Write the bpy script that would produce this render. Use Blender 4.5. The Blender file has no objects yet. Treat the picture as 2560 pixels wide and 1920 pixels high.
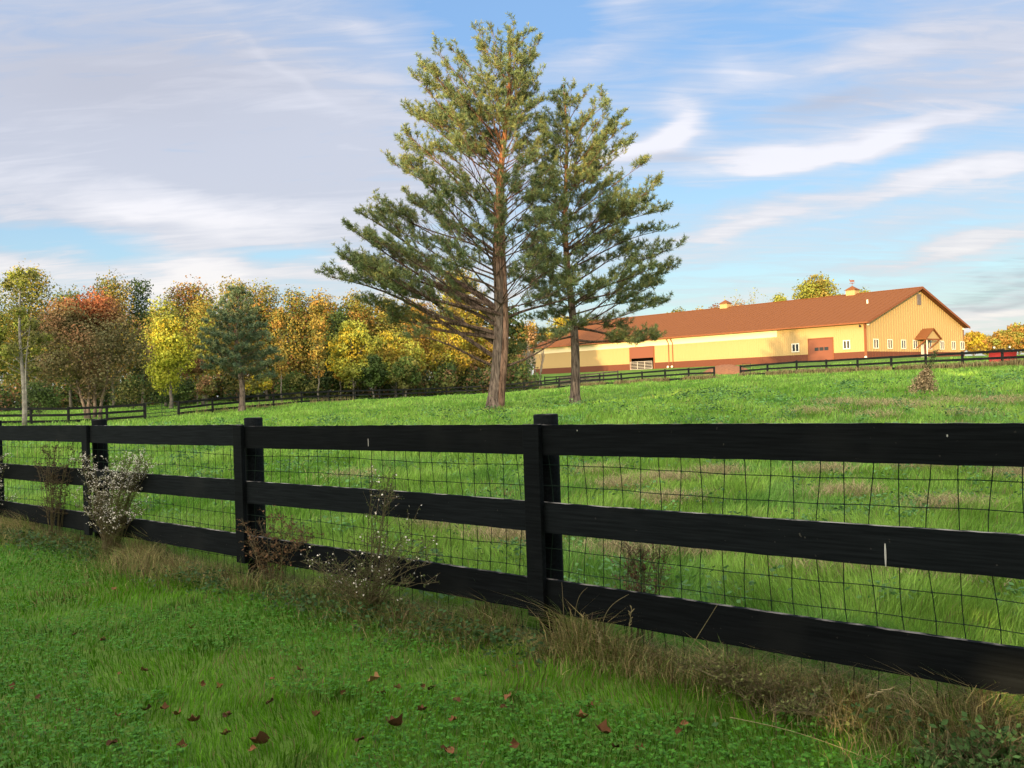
import bpy, math, random
import numpy as np
from mathutils import Matrix, Vector
C = bpy.context.scene.collection
S = bpy.context.scene
PI = math.pi

# ------------------------------------------------------------------ camera
F = 2200.0; EYE = 1.28
PITCH = math.atan(9/F); ROLL = math.radians(1.85)
cam_d = bpy.data.cameras.new('camera'); cam = bpy.data.objects.new('camera', cam_d); C.objects.link(cam)
cam_d.sensor_width = 36; cam_d.lens = 36*F/2560; cam_d.clip_start = .05; cam_d.clip_end = 3000
RM = Matrix.Rotation(PI/2+PITCH, 3, 'X') @ Matrix.Rotation(-ROLL, 3, 'Z')
cam.matrix_world = Matrix.Translation((0, 0, EYE)) @ RM.to_4x4()
S.camera = cam

# ------------------------------------------------------------------ light
SUN_EL = math.radians(4.2)
SX, SY = -.40, -.917                                   # horizontal direction towards the sun
sun_d = bpy.data.lights.new('sun', 'SUN'); sun = bpy.data.objects.new('sun', sun_d); C.objects.link(sun)
sun_d.energy = 5.0; sun_d.angle = math.radians(.53); sun_d.color = (1, .69, .34)
sv = Vector((SX*math.cos(SUN_EL), SY*math.cos(SUN_EL), math.sin(SUN_EL)))
sun.rotation_euler = sv.to_track_quat('Z', 'Y').to_euler(); sun.location = (-20, -30, 30)
S.view_settings.view_transform = 'Standard'; S.view_settings.look = 'None'
S.view_settings.exposure = 0.8; S.view_settings.gamma = 1
S.render.engine = 'CYCLES'
S.cycles.max_bounces = 5; S.cycles.transparent_max_bounces = 6; S.cycles.diffuse_bounces = 3
S.cycles.use_denoising = True

def ray(px, py):
    """world direction through a pixel of the photograph, scaled to unit depth"""
    v = RM @ Vector(((px-1280)/F, -(py-960)/F, -1)); return v/v.y
def P(px, py, Y):
    v = ray(px, py); return Vector((v.x*Y, Y, EYE+v.z*Y))

# ------------------------------------------------------------------ world: clear evening sky with cirrus, laid out by compass bearing
W = bpy.data.worlds.new('World'); S.world = W; W.use_nodes = True
nt = W.node_tree; nt.nodes.clear()
def N(t, **kw):
    n = nt.nodes.new(t)
    for k, v in kw.items(): setattr(n, k, v)
    return n
def L(a, b): nt.links.new(a, b)
def M(op, a, b=None, c=None, clamp=False):
    n = N('ShaderNodeMath', operation=op, use_clamp=clamp)
    for i, v in enumerate((a, b, c)):
        if v is None: continue
        if isinstance(v, (int, float)): n.inputs[i].default_value = v
        else: L(v, n.inputs[i])
    return n.outputs[0]
def mixc(f, a, b, mode='MIX'):
    n = N('ShaderNodeMix', data_type='RGBA', blend_type=mode)
    for i, v in ((0, f), (6, a), (7, b)):
        if isinstance(v, (int, float)): n.inputs[i].default_value = v
        elif isinstance(v, tuple): n.inputs[i].default_value = (*v, 1)
        else: L(v, n.inputs[i])
    return n.outputs[2]
tc = N('ShaderNodeTexCoord'); sep = N('ShaderNodeSeparateXYZ'); L(tc.outputs['Generated'], sep.inputs[0])
vx, vy, vz = sep.outputs
az = M('MULTIPLY', M('ARCTAN2', vx, vy), 180/PI); el = M('MULTIPLY', M('ARCSINE', vz), 180/PI)
sky = N('ShaderNodeTexSky', sky_type='NISHITA', sun_disc=False, sun_elevation=SUN_EL)
sky.sun_rotation = math.atan2(SX, SY); sky.air_density = 1.0; sky.dust_density = .6; sky.ozone_density = 2.5
# cirrus texture on a flat layer seen in perspective
h = M('ADD', M('MAXIMUM', vz, 0.0), .16)
cmb = N('ShaderNodeCombineXYZ'); L(M('DIVIDE', vx, h), cmb.inputs[0]); L(M('DIVIDE', vy, h), cmb.inputs[1])
mp = N('ShaderNodeMapping'); mp.inputs['Rotation'].default_value = (0, 0, .5); mp.inputs['Scale'].default_value = (.9, 2.6, 1)
L(cmb.outputs[0], mp.inputs[0])
n1 = N('ShaderNodeTexNoise'); n1.inputs['Scale'].default_value = 1.1; n1.inputs['Detail'].default_value = 9; n1.inputs['Roughness'].default_value = .52; n1.inputs['Distortion'].default_value = .9
L(mp.outputs[0], n1.inputs['Vector'])
n2 = N('ShaderNodeTexNoise'); n2.inputs['Scale'].default_value = 2.2; n2.inputs['Detail'].default_value = 4
L(cmb.outputs[0], n2.inputs['Vector'])
sw = N('ShaderNodeSeparateColor'); L(n2.outputs['Color'], sw.inputs[0])
wa = M('MULTIPLY', M('SUBTRACT', sw.outputs[0], .5), 9); we = M('MULTIPLY', M('SUBTRACT', sw.outputs[1], .5), 4.0)
azw = M('ADD', az, wa); elw = M('ADD', el, we)
def patch(px, py, a, b, rot):
    """soft elliptical cloud bank; size in photo pixels turned into degrees"""
    v = ray(px, py).normalized(); a0 = math.degrees(math.atan2(v.x, v.y)); e0 = math.degrees(math.asin(v.z))
    k = .026; c, s = math.cos(math.radians(rot)), math.sin(math.radians(rot))
    dx = M('SUBTRACT', azw, a0); dy = M('SUBTRACT', elw, e0)
    u = M('ADD', M('MULTIPLY', dx, c/(a*k)), M('MULTIPLY', dy, s/(a*k)))
    w = M('ADD', M('MULTIPLY', dx, -s/(b*k)), M('MULTIPLY', dy, c/(b*k)))
    return M('EXPONENT', M('MULTIPLY', M('ADD', M('MULTIPLY', u, u), M('MULTIPLY', w, w)), -1.0))
dens = None; whit = None; dark = None
#        px   py    a    b   rot  density whiteness
for px, py, a, b, rot, d, wv in [
    (250, 250, 720, 330, 0, .95, .0), (850, 480, 480, 230, -8, .62, .0), (150, 480, 420, 70, -4, .4, .35),
    (560, 545, 260, 42, -6, .45, .9), (520, 690, 110, 60, 0, .7, 1.0), (330, 540, 120, 26, 0, .3, .8), (250, 705, 620, 34, 0, .55, .8),
    (250, 630, 200, 30, -6, -.85, 0), (700, 640, 110, 30, -2, -.75, 0), (40, 600, 120, 26, 0, -.5, 0),
    (700, 165, 130, 14, -42, .10, .3), (960, 95, 150, 24, -20, .25, .4), (820, 655, 60, 14, 8, .5, 1),
    (1260, 40, 190, 110, 0, -.7, 0), (1370, 60, 110, 60, 0, -.2, 0), (1540, 30, 90, 60, 20, .38, .5),
    (1470, 165, 150, 42, 6, .42, .45), (2020, 160, 380, 36, 3, .5, .5), (1860, 170, 90, 30, -20, .2, .5),
    (1685, 300, 70, 46, 50, .9, 1.3), (1620, 370, 120, 40, 10, .9, 1.2), (1980, 385, 240, 34, 2, .75, .9), (2210, 340, 260, 18, 9, .8, .8),
    (2450, 430, 190, 24, 0, .9, 1.0), (1900, 430, 150, 40, 10, .3, .6), (1830, 560, 290, 26, 9, 1.0, .9), (2420, 625, 210, 30, 5, .95, .8), (2150, 660, 330, 22, 4, .45, .3), (2100, 470, 300, 26, 5, .55, .4), (2250, 560, 260, 40, 6, .4, .2), (1700, 640, 160, 26, 3, .4, .3),
    (2260, 385, 150, 20, 3, -.5, 0), (1900, 480, 220, 20, 3, -.3, 0), (1960, 60, 260, 40, -2, -.2, 0),
    (2500, 110, 330, 130, -4, .75, .0), (2100, 265, 240, 36, 5, .42, .0), (2380, 250, 260, 40, 8, .4, .4), (2560, 760, 260, 60, 0, .5, .1),
    (2480, 810, 200, 22, 0, .6, .9), (1760, 745, 220, 16, 0, .4, .6), (1200, 745, 300, 22, 0, .5, .7)]:
    g = patch(px, py, a, b, rot)
    t = M('MULTIPLY', g, d); dens = t if dens is None else M('ADD', dens, t)
    if wv: t = M('MULTIPLY', g, wv); whit = t if whit is None else M('ADD', whit, t)
for px, py, a, b, rot, d in [(2440, 722, 210, 16, 0, .9), (2560, 672, 80, 9, 0, .7), (2500, 765, 190, 11, 0, .5), (1690, 415, 110, 20, 0, .35), (2080, 265, 160, 26, 4, .3), (300, 180, 400, 120, 10, .25)]:
    t = M('MULTIPLY', patch(px, py, a, b, rot), d); dark = t if dark is None else M('ADD', dark, t)
mp3 = N('ShaderNodeMapping'); mp3.inputs['Rotation'].default_value = (0, 0, .32); mp3.inputs['Scale'].default_value = (1.5, 6.5, 1); L(cmb.outputs[0], mp3.inputs[0])
n3 = N('ShaderNodeTexNoise'); n3.inputs['Scale'].default_value = 2.0; n3.inputs['Detail'].default_value = 8; n3.inputs['Roughness'].default_value = .6; n3.inputs['Distortion'].default_value = 1.4; L(mp3.outputs[0], n3.inputs['Vector'])
fb = M('ADD', M('SUBTRACT', n1.outputs['Fac'], .5), M('MULTIPLY', M('SUBTRACT', n3.outputs['Fac'], .5), .6))
# away from the photographed bearing: a general cirrus veil
away = M('SMOOTH_MIN', M('MULTIPLY', M('MAXIMUM', M('SUBTRACT', M('ABSOLUTE', az), 38), 0), .03), .45, .1)
den = M('ADD', M('ADD', dens, away), M('MULTIPLY', fb, 1.9))
den = M('MULTIPLY', M('ADD', den, .19), 1.0, clamp=True)
den = M('MULTIPLY', den, .95)
wh = M('ADD', M('MULTIPLY', whit, .75), M('MULTIPLY', fb, 1.6), clamp=True)
base = mixc(1.0, sky.outputs[0], (1.0, 1.0, 1.0), 'MULTIPLY')
mr = N('ShaderNodeMapRange', interpolation_type='SMOOTHSTEP'); L(el, mr.inputs[0]); mr.inputs[1].default_value = -1; mr.inputs[2].default_value = 22
skycol = mixc(mr.outputs[0], (.50, .65, .73), (.235, .385, .69))     # display radiance of the clear part
mr2 = N('ShaderNodeMapRange', interpolation_type='SMOOTHSTEP'); L(el, mr2.inputs[0]); mr2.inputs[1].default_value = 0; mr2.inputs[2].default_value = 16
cloudlow = mixc(wh, (.66, .68, .72), (1.0, .94, .86)); cloudhigh = mixc(wh, (.62, .655, .77), (.92, .92, 1.0))
cloud = mixc(mr2.outputs[0], cloudlow, cloudhigh)
cloud = mixc(M('MULTIPLY', dark, 1.0, clamp=True), cloud, (.36, .35, .42))
STR = .10
sc_ = N('ShaderNodeVectorMath', operation='SCALE'); L(skycol, sc_.inputs[0]); sc_.inputs['Scale'].default_value = .42/STR
nis = N('ShaderNodeVectorMath', operation='ADD'); L(sc_.outputs[0], nis.inputs[0]); L(base, nis.inputs[1])
sc2 = N('ShaderNodeVectorMath', operation='SCALE'); L(cloud, sc2.inputs[0]); sc2.inputs['Scale'].default_value = .585/STR
allc = mixc(den, nis.outputs[0], sc2.outputs[0])
# bright sunset side of the sky, behind the camera
dot = N('ShaderNodeVectorMath', operation='DOT_PRODUCT'); L(tc.outputs['Generated'], dot.inputs[0]); dot.inputs[1].default_value = (SX*.9, SY*.9, .43)
glow = M('POWER', M('MAXIMUM', dot.outputs['Value'], 0.0), 2.2)
gl = N('ShaderNodeVectorMath', operation='SCALE'); gl.inputs[0].default_value = (1.0, .86, .66); L(M('MULTIPLY', glow, 3.7/STR), gl.inputs['Scale'])
fin = N('ShaderNodeVectorMath', operation='ADD'); L(allc, fin.inputs[0]); L(gl.outputs[0], fin.inputs[1])
bg = N('ShaderNodeBackground'); bg.inputs[1].default_value = STR; L(fin.outputs[0], bg.inputs[0])
wo = N('ShaderNodeOutputWorld'); L(bg.outputs[0], wo.inputs[0])
W.cycles.sampling_method = 'MANUAL'; W.cycles.sample_map_resolution = 512

# ------------------------------------------------------------------ materials
MATS = {}
def mat(name, col, rough=.7, spec=.3, noise=None, bump=0, bscale=20, metal=0, attr=False, transl=0, col2=None, ns=5, stretch=(1,1,1)):
    if name in MATS: return MATS[name]
    m = bpy.data.materials.new(name); m.use_nodes = True; t = m.node_tree; b = t.nodes['Principled BSDF']
    b.inputs['Roughness'].default_value = rough; b.inputs['Specular IOR Level'].default_value = spec; b.inputs['Metallic'].default_value = metal
    b.inputs['Base Color'].default_value = (*col, 1)
    tcn = t.nodes.new('ShaderNodeTexCoord'); mpn = t.nodes.new('ShaderNodeMapping'); mpn.inputs['Scale'].default_value = stretch
    t.links.new(tcn.outputs['Object'], mpn.inputs[0])
    csock = None
    if attr:
        a = t.nodes.new('ShaderNodeAttribute'); a.attribute_name = 'Col'; csock = a.outputs['Color']
    if col2 is not None:
        nz = t.nodes.new('ShaderNodeTexNoise'); nz.inputs['Scale'].default_value = ns; nz.inputs['Detail'].default_value = 6
        t.links.new(mpn.outputs[0], nz.inputs['Vector'])
        r = t.nodes.new('ShaderNodeMapRange'); r.inputs[1].default_value = .35; r.inputs[2].default_value = .65; t.links.new(nz.outputs['Fac'], r.inputs[0])
        x = t.nodes.new('ShaderNodeMix'); x.data_type = 'RGBA'; t.links.new(r.outputs[0], x.inputs[0])
        x.inputs[6].default_value = (*col, 1); x.inputs[7].default_value = (*col2, 1); csock = x.outputs[2]
    if csock: t.links.new(csock, b.inputs['Base Color'])
    if bump:
        nb = t.nodes.new('ShaderNodeTexNoise'); nb.inputs['Scale'].default_value = bscale; nb.inputs['Detail'].default_value = 5
        t.links.new(mpn.outputs[0], nb.inputs['Vector'])
        bp = t.nodes.new('ShaderNodeBump'); bp.inputs['Strength'].default_value = bump; bp.inputs['Distance'].default_value = .03
        t.links.new(nb.outputs['Fac'], bp.inputs['Height']); t.links.new(bp.outputs[0], b.inputs['Normal'])
    if transl:
        tr = t.nodes.new('ShaderNodeBsdfTranslucent'); mx = t.nodes.new('ShaderNodeMixShader'); mx.inputs[0].default_value = transl
        if csock: t.links.new(csock, tr.inputs[0])
        else: tr.inputs[0].default_value = (*col, 1)
        t.links.new(b.outputs[0], mx.inputs[1]); t.links.new(tr.outputs[0], mx.inputs[2]); t.links.new(mx.outputs[0], t.nodes['Material Output'].inputs[0])
    MATS[name] = m; return m
def bark_mul(m):
    t = m.node_tree; b = t.nodes['Principled BSDF']; src = b.inputs['Base Color'].links[0].from_socket; tcn = t.nodes.new('ShaderNodeTexCoord'); mpn = t.nodes.new('ShaderNodeMapping'); mpn.inputs['Scale'].default_value = (9, 9, 1.3); t.links.new(tcn.outputs['Object'], mpn.inputs[0])
    v = t.nodes.new('ShaderNodeTexNoise'); v.inputs['Scale'].default_value = 1.6; v.inputs['Detail'].default_value = 7; v.inputs['Roughness'].default_value = .65; v.inputs['Distortion'].default_value = .6; t.links.new(mpn.outputs[0], v.inputs['Vector'])
    r = t.nodes.new('ShaderNodeMapRange'); r.inputs[1].default_value = .38; r.inputs[2].default_value = .66; r.inputs[3].default_value = .28; r.inputs[4].default_value = 1.65; t.links.new(v.outputs['Fac'], r.inputs[0])
    x = t.nodes.new('ShaderNodeVectorMath'); x.operation = 'SCALE'; t.links.new(src, x.inputs[0]); t.links.new(r.outputs[0], x.inputs['Scale']); t.links.new(x.outputs[0], b.inputs['Base Color'])
    bp = t.nodes.new('ShaderNodeBump'); bp.inputs['Strength'].default_value = 1; bp.inputs['Distance'].default_value = .06; t.links.new(v.outputs['Fac'], bp.inputs['Height']); t.links.new(bp.outputs[0], b.inputs['Normal'])
LEAF = mat('leaf', (1, 1, 1), .6, .12, attr=True, transl=.22)
NEEDLE = mat('needle', (1, 1, 1), .55, .2, attr=True, transl=.25)
GRASSM = mat('grass_blade', (1, 1, 1), .5, .25, attr=True, transl=.35)
BARK = mat('bark', (.2, .15, .1), .9, .1, attr=True, bump=1.0, bscale=9, stretch=(1, 1, .22))
bark_mul(BARK)
BARKG = mat('bark_grey', (.10, .085, .07), .9, .1, col2=(.19, .17, .145), ns=4, bump=.5, bscale=8, stretch=(1, 1, .3))
BARKP = mat('bark_pale', (.14, .13, .11), .85, .1, col2=(.27, .255, .22), ns=6, bump=.3, bscale=9)

# ------------------------------------------------------------------ object helpers
def tag(o, label=None, cat=None, group=None, kind=None):
    if label: o['label'] = label
    if cat: o['category'] = cat
    if group: o['group'] = group
    if kind: o['kind'] = kind
    return o
def empty(name, loc, label=None, cat=None, group=None, rz=0):
    o = bpy.data.objects.new(name, None); C.objects.link(o); o.location = loc; o.rotation_euler = (0, 0, rz); o.empty_display_size = .2
    return tag(o, label, cat, group)
def link(name, me, m, parent=None, smooth=False):
    if m is not None: me.materials.append(m)
    o = bpy.data.objects.new(name, me); C.objects.link(o)
    if smooth: me.polygons.foreach_set('use_smooth', [True]*len(me.polygons))
    if parent: o.parent = parent
    return o
def npmesh(name, v, faces, col=None):
    """faces: list of (k-gon index arrays (n,k)); col per vertex (n,3)"""
    me = bpy.data.meshes.new(name); v = np.asarray(v, np.float32)
    me.vertices.add(len(v)); me.vertices.foreach_set('co', v.ravel())
    idx = np.concatenate([f.ravel() for f in faces]).astype(np.int32); tot = np.concatenate([np.full(len(f), f.shape[1]) for f in faces]).astype(np.int32)
    st = np.concatenate([[0], np.cumsum(tot)[:-1]]).astype(np.int32)
    me.loops.add(len(idx)); me.loops.foreach_set('vertex_index', idx)
    me.polygons.add(len(tot)); me.polygons.foreach_set('loop_start', st); me.polygons.foreach_set('loop_total', tot)
    if col is not None:
        a = me.color_attributes.new('Col', 'FLOAT_COLOR', 'POINT')
        a.data.foreach_set('color', np.concatenate([col, np.ones((len(col), 1))], 1).astype(np.float32).ravel())
    me.update(calc_edges=True); return me
class MB:
    def __init__(s): s.v = []; s.f = []; s.c = []
    def add(s, vs, fs, c=(.5, .5, .5)):
        b = len(s.v); s.v += [tuple(x) for x in vs]; s.f += [tuple(b+i for i in f) for f in fs]; s.c += [c]*len(vs)
    def box(s, c, sz, ax=None):
        """centre, full size, optional 3 axes"""
        ax = ax or (Vector((1,0,0)), Vector((0,1,0)), Vector((0,0,1))); c = Vector(c)
        vs = [c+ax[0]*(sz[0]/2*i)+ax[1]*(sz[1]/2*j)+ax[2]*(sz[2]/2*k) for i in (-1,1) for j in (-1,1) for k in (-1,1)]
        s.add(vs, [(0,1,3,2),(4,6,7,5),(0,4,5,1),(2,3,7,6),(0,2,6,4),(1,5,7,3)])
    def lo(s, a, b):
        s.box(((a[0]+b[0])/2, (a[1]+b[1])/2, (a[2]+b[2])/2), (abs(b[0]-a[0]), abs(b[1]-a[1]), abs(b[2]-a[2])))
    def bar(s, a, b, w, h):
        a, b = Vector(a), Vector(b); x = (b-a); l = x.length; x.normalize(); up = Vector((0,0,1))
        if abs(x.z) > .95: up = Vector((0,1,0))
        y = up.cross(x).normalized(); z = x.cross(y); s.box((a+b)/2, (l, w, h), (x, y, z))
    def tube(s, pts, rad, n=6, c=(.5,.5,.5), cap=True):
        pts = [Vector(p) for p in pts]; vs = []; fs = []; ref = Vector((.3, .9, .1)).normalized()
        for i, p in enumerate(pts):
            t = (pts[min(i+1, len(pts)-1)]-pts[max(i-1, 0)]).normalized(); a = t.cross(ref)
            if a.length < .1: a = t.cross(Vector((1,0,0)))
            a.normalize(); b = t.cross(a); r = rad[i] if hasattr(rad, '__len__') else rad
            vs += [p+(a*math.cos(2*PI*k/n)+b*math.sin(2*PI*k/n))*r for k in range(n)]
        for i in range(len(pts)-1):
            fs += [(i*n+k, i*n+(k+1) % n, (i+1)*n+(k+1) % n, (i+1)*n+k) for k in range(n)]
        if cap: fs += [tuple(range(n-1, -1, -1)), tuple((len(pts)-1)*n+k for k in range(n))]
        s.add(vs, fs, c)
    def build(s, name, m, parent=None, smooth=False, bevel=0):
        me = bpy.data.meshes.new(name); me.from_pydata(s.v, [], s.f); me.update()
        a = me.color_attributes.new('Col', 'FLOAT_COLOR', 'POINT')
        a.data.foreach_set('color', np.array([(*c[:3], 1) for c in s.c], np.float32).ravel())
        o = link(name, me, m, parent, smooth)
        if bevel:
            bm = o.modifiers.new('b', 'BEVEL'); bm.width = bevel; bm.segments = 2; bm.limit_method = 'ANGLE'
        return o
def vnoise(x, y, seed=0):
    """cheap smooth noise in numpy, -1..1"""
    r = np.random.RandomState(seed); out = 0
    for i in range(5):
        a = r.uniform(0, 2*PI); k = r.uniform(.6, 1.7); out = out+np.sin(k*(x*math.cos(a)+y*math.sin(a))+r.uniform(0, 6)+1.3*np.sin(.7*k*(x*math.sin(a)-y*math.cos(a))+r.uniform(0, 6)))
    return out/3.2

# ------------------------------------------------------------------ terrain
BARN_Z = EYE+2.25
cps = []
for px, py, Y in [(1237,1027,35),(1437,1015,38),(602,1029,64),(0,1064,52),(172,1062,54),(362,1048,58),(447,1040,62),(684,1017,72),(755,1010,76),(1010,998,90),
                  (1118,992,97),(1265,984,98),(1353,976,94),(1555,962,83),(1663,955,76),(1786,949,72),(1852,944,76),(1992,936,70),(2145,932,63.5),(2315,926,57.5),(2507,919,51.5),(1545,951,97),
                  (1400,957,135),(1100,966,130),(785,983,125),(2310,980,27),(2050,1035,20),(2400,1040,20)]:
    p = P(px, py, Y); cps.append((p.x, p.y, p.z))
for x, y, z in [(0,0,0),(-8,0,0),(8,0,0),(0,-15,0),(-30,-15,0),(30,-15,0),(-3.3,7.2,0),(-5.5,9,0),(.25,4.2,0),(2.4,2.4,0),(-20,20,-.1),(-35,35,-.2),(4,12,.05),(-6,18,0),(-70,70,-.1),
                (47.6,118,BARN_Z),(5.3,166,BARN_Z),(72.6,141,BARN_Z),(30.3,189,BARN_Z),(28,140,BARN_Z-.1),(60,80,2.2),(80,100,3.2),(-80,150,0),(-30,170,1.2),(95,180,4.5)]:
    cps.append((x, y, z))
cps = np.array(cps); _p = cps[:, :2]/50
def _K(r2): return np.where(r2 < 1e-12, 0, r2*np.log(r2+1e-12))
_n = len(_p); _A = np.zeros((_n+3, _n+3)); _r2 = ((_p[:, None]-_p[None])**2).sum(-1); _A[:_n, :_n] = _K(_r2)+np.eye(_n)*.003
_A[:_n, _n:] = np.c_[np.ones(_n), _p]; _A[_n:, :_n] = _A[:_n, _n:].T
_w = np.linalg.solve(_A, np.r_[cps[:, 2], 0, 0, 0])
BO = np.array([47.6, 118.0]); BG = np.array([.7355, .6775]); BU = np.array([-.6775, .7355]); BW, BL = 34.0, 64.0
def ground(x, y):
    x = np.atleast_1d(np.asarray(x, float)); y = np.atleast_1d(np.asarray(y, float))
    xc = np.clip(x, -80, 95)/50; yc = np.clip(y, -15, 185)/50
    z = _w[_n]+_w[_n+1]*xc+_w[_n+2]*yc
    for i in range(_n): z = z+_w[i]*_K((xc-_p[i, 0])**2+(yc-_p[i, 1])**2)
    a = (x-BO[0])*BG[0]+(y-BO[1])*BG[1]; b = (x-BO[0])*BU[0]+(y-BO[1])*BU[1]
    d = np.maximum(np.maximum(-a, a-BW), np.maximum(-b, b-BL)); t = np.clip(1-(d-2)/12, 0, 1); t = t*t*(3-2*t)
    z = z*(1-t)+BARN_Z*t
    near = np.clip(1-np.hypot(x, y-4)/9, 0, 1)
    return z*(1-near)+near*0.0+.02*vnoise(x*.9, y*.9, 3)*np.clip(y/6, 0, 1)
def gz(x, y): return float(ground(x, y)[0])
def hit(px, py, y0=1.5, y1=180):
    v = ray(px, py); ys = np.geomspace(y0, y1, 500); g = ground(ys*v.x, ys); k = np.argmax(EYE+ys*v.z < g)
    Y = ys[k]; return Vector((v.x*Y, Y, g[k]))

gx = np.concatenate([np.linspace(-900, -90, 12)[:-1], np.linspace(-90, -12, 60)[:-1], np.linspace(-12, 12, 90)[:-1], np.linspace(12, 110, 75)[:-1], np.linspace(110, 900, 12)])
gy = np.concatenate([np.linspace(-300, -16, 8)[:-1], np.linspace(-16, 1, 12)[:-1], np.linspace(1, 20, 70)[:-1], np.linspace(20, 200, 140)[:-1], np.linspace(200, 1500, 12)])
GX, GY = np.meshgrid(gx, gy); GZ = ground(GX.ravel(), GY.ravel())
nx, ny = len(gx), len(gy); I = np.arange(nx*ny).reshape(ny, nx)
q = np.stack([I[:-1, :-1], I[:-1, 1:], I[1:, 1:], I[1:, :-1]], -1).reshape(-1, 4)
gm = mat('ground_turf', (.075, .15, .022), .95, .1, col2=(.11, .19, .035), ns=.9, bump=.8, bscale=14)
tag(link('ground', npmesh('ground', np.c_[GX.ravel(), GY.ravel(), GZ], [q]), gm, smooth=True), kind='structure')

# ------------------------------------------------------------------ near fence
FA = np.array([.248, 4.195]); FD = np.array([-.757, .6536]); FN = np.array([-.6536, -.757])   # point, direction away, towards camera
def fs(px):
    k = ray(px, 1200).x; return (k*FA[1]-FA[0])/(FD[0]-k*FD[1])
def fp(s, n, z): q_ = FA+FD*s+FN*n; return Vector((q_[0], q_[1], z))
def ztop(s): return EYE-.184-.0046*s
def wood_mat():
    m = bpy.data.materials.new('black_board_paint'); m.use_nodes = True; t = m.node_tree; b = t.nodes['Principled BSDF']
    tcn = t.nodes.new('ShaderNodeTexCoord'); mpn = t.nodes.new('ShaderNodeMapping'); mpn.inputs['Rotation'].default_value = (0, 0, math.atan2(-FD[1], FD[0])); 
    t.links.new(tcn.outputs['Object'], mpn.inputs[0])
    mp2 = t.nodes.new('ShaderNodeMapping'); mp2.inputs['Scale'].default_value = (1.5, 30, 30); t.links.new(mpn.outputs[0], mp2.inputs[0])
    n1 = t.nodes.new('ShaderNodeTexNoise'); n1.inputs['Scale'].default_value = 3; n1.inputs['Detail'].default_value = 8; t.links.new(mp2.outputs[0], n1.inputs['Vector'])
    n2 = t.nodes.new('ShaderNodeTexNoise'); n2.inputs['Scale'].default_value = 26; n2.inputs['Detail'].default_value = 6; t.links.new(mpn.outputs[0], n2.inputs['Vector'])
    n3 = t.nodes.new('ShaderNodeTexNoise'); n3.inputs['Scale'].default_value = 2.5; n3.inputs['Detail'].default_value = 3; t.links.new(mpn.outputs[0], n3.inputs['Vector'])
    def mr_(s, a, b2):
        r = t.nodes.new('ShaderNodeMapRange'); r.inputs[1].default_value = a; r.inputs[2].default_value = b2; t.links.new(s, r.inputs[0]); return r.outputs[0]
    def mx(f, a, b2):
        x = t.nodes.new('ShaderNodeMix'); x.data_type = 'RGBA'; t.links.new(f, x.inputs[0])
        for i, v in ((6, a), (7, b2)):
            if isinstance(v, tuple): x.inputs[i].default_value = (*v, 1)
            else: t.links.new(v, x.inputs[i])
        return x.outputs[2]
    c = mx(mr_(n1.outputs['Fac'], .35, .7), (.0035, .0050, .0062), (.008, .0105, .0125))
    c = mx(mr_(n3.outputs['Fac'], .55, .75), c, (.011, .013, .014))
    c = mx(mr_(n2.outputs['Fac'], .765, .78), c, (.05, .048, .042))
    # worn top edges: weathered grey wood shows on up-facing faces
    g = t.nodes.new('ShaderNodeNewGeometry'); sp = t.nodes.new('ShaderNodeSeparateXYZ'); t.links.new(g.outputs['True Normal'], sp.inputs[0])
    up = mr_(sp.outputs[2], .6, .9); mu = t.nodes.new('ShaderNodeMath'); mu.operation = 'MULTIPLY'; t.links.new(up, mu.inputs[0])
    n4 = t.nodes.new('ShaderNodeTexNoise'); n4.inputs['Scale'].default_value = 12; n4.inputs['Detail'].default_value = 5; t.links.new(mpn.outputs[0], n4.inputs['Vector'])
    t.links.new(mr_(n4.outputs['Fac'], .45, .6), mu.inputs[1])
    c = mx(mu.outputs[0], c, (.22, .21, .19))
    oi = t.nodes.new('ShaderNodeObjectInfo'); rr_ = t.nodes.new('ShaderNodeMapRange'); rr_.inputs[3].default_value = .75; rr_.inputs[4].default_value = 1.5; t.links.new(oi.outputs['Random'], rr_.inputs[0])
    n5 = t.nodes.new('ShaderNodeTexNoise'); n5.inputs['Scale'].default_value = 55; n5.inputs['Detail'].default_value = 3; t.links.new(mpn.outputs[0], n5.inputs['Vector'])
    c = mx(mr_(n5.outputs['Fac'], .72, .76), c, (.028, .027, .026))
    vs_ = t.nodes.new('ShaderNodeVectorMath'); vs_.operation = 'SCALE'; t.links.new(c, vs_.inputs[0]); t.links.new(rr_.outputs[0], vs_.inputs['Scale']); c = vs_.outputs[0]
    t.links.new(c, b.inputs['Base Color']); b.inputs['Roughness'].default_value = .75; b.inputs['Specular IOR Level'].default_value = .07
    bp = t.nodes.new('ShaderNodeBump'); bp.inputs['Strength'].default_value = .6; bp.inputs['Distance'].default_value = .003; t.links.new(n1.outputs['Fac'], bp.inputs['Height']); t.links.new(bp.outputs[0], b.inputs['Normal'])
    return m
BLACKW = wood_mat()
nf = empty('board_fence', fp(0, 0, 0), 'near black painted three-board fence with green wire mesh, running across the whole foreground', 'fence')
def nchild(mb, name, m, smooth=False, bevel=0, parent=None):
    off = nf.location
    mb.v = [tuple(Vector(v)-off) for v in mb.v]; return mb.build(name, m, parent or nf, smooth, bevel)
bs = [fs(1347), fs(613), fs(229)]; bs = [bs[0]-2.45]+bs+[bs[2]+2.42, bs[2]+4.85]
rng = random.Random(5)
T = .024
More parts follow.
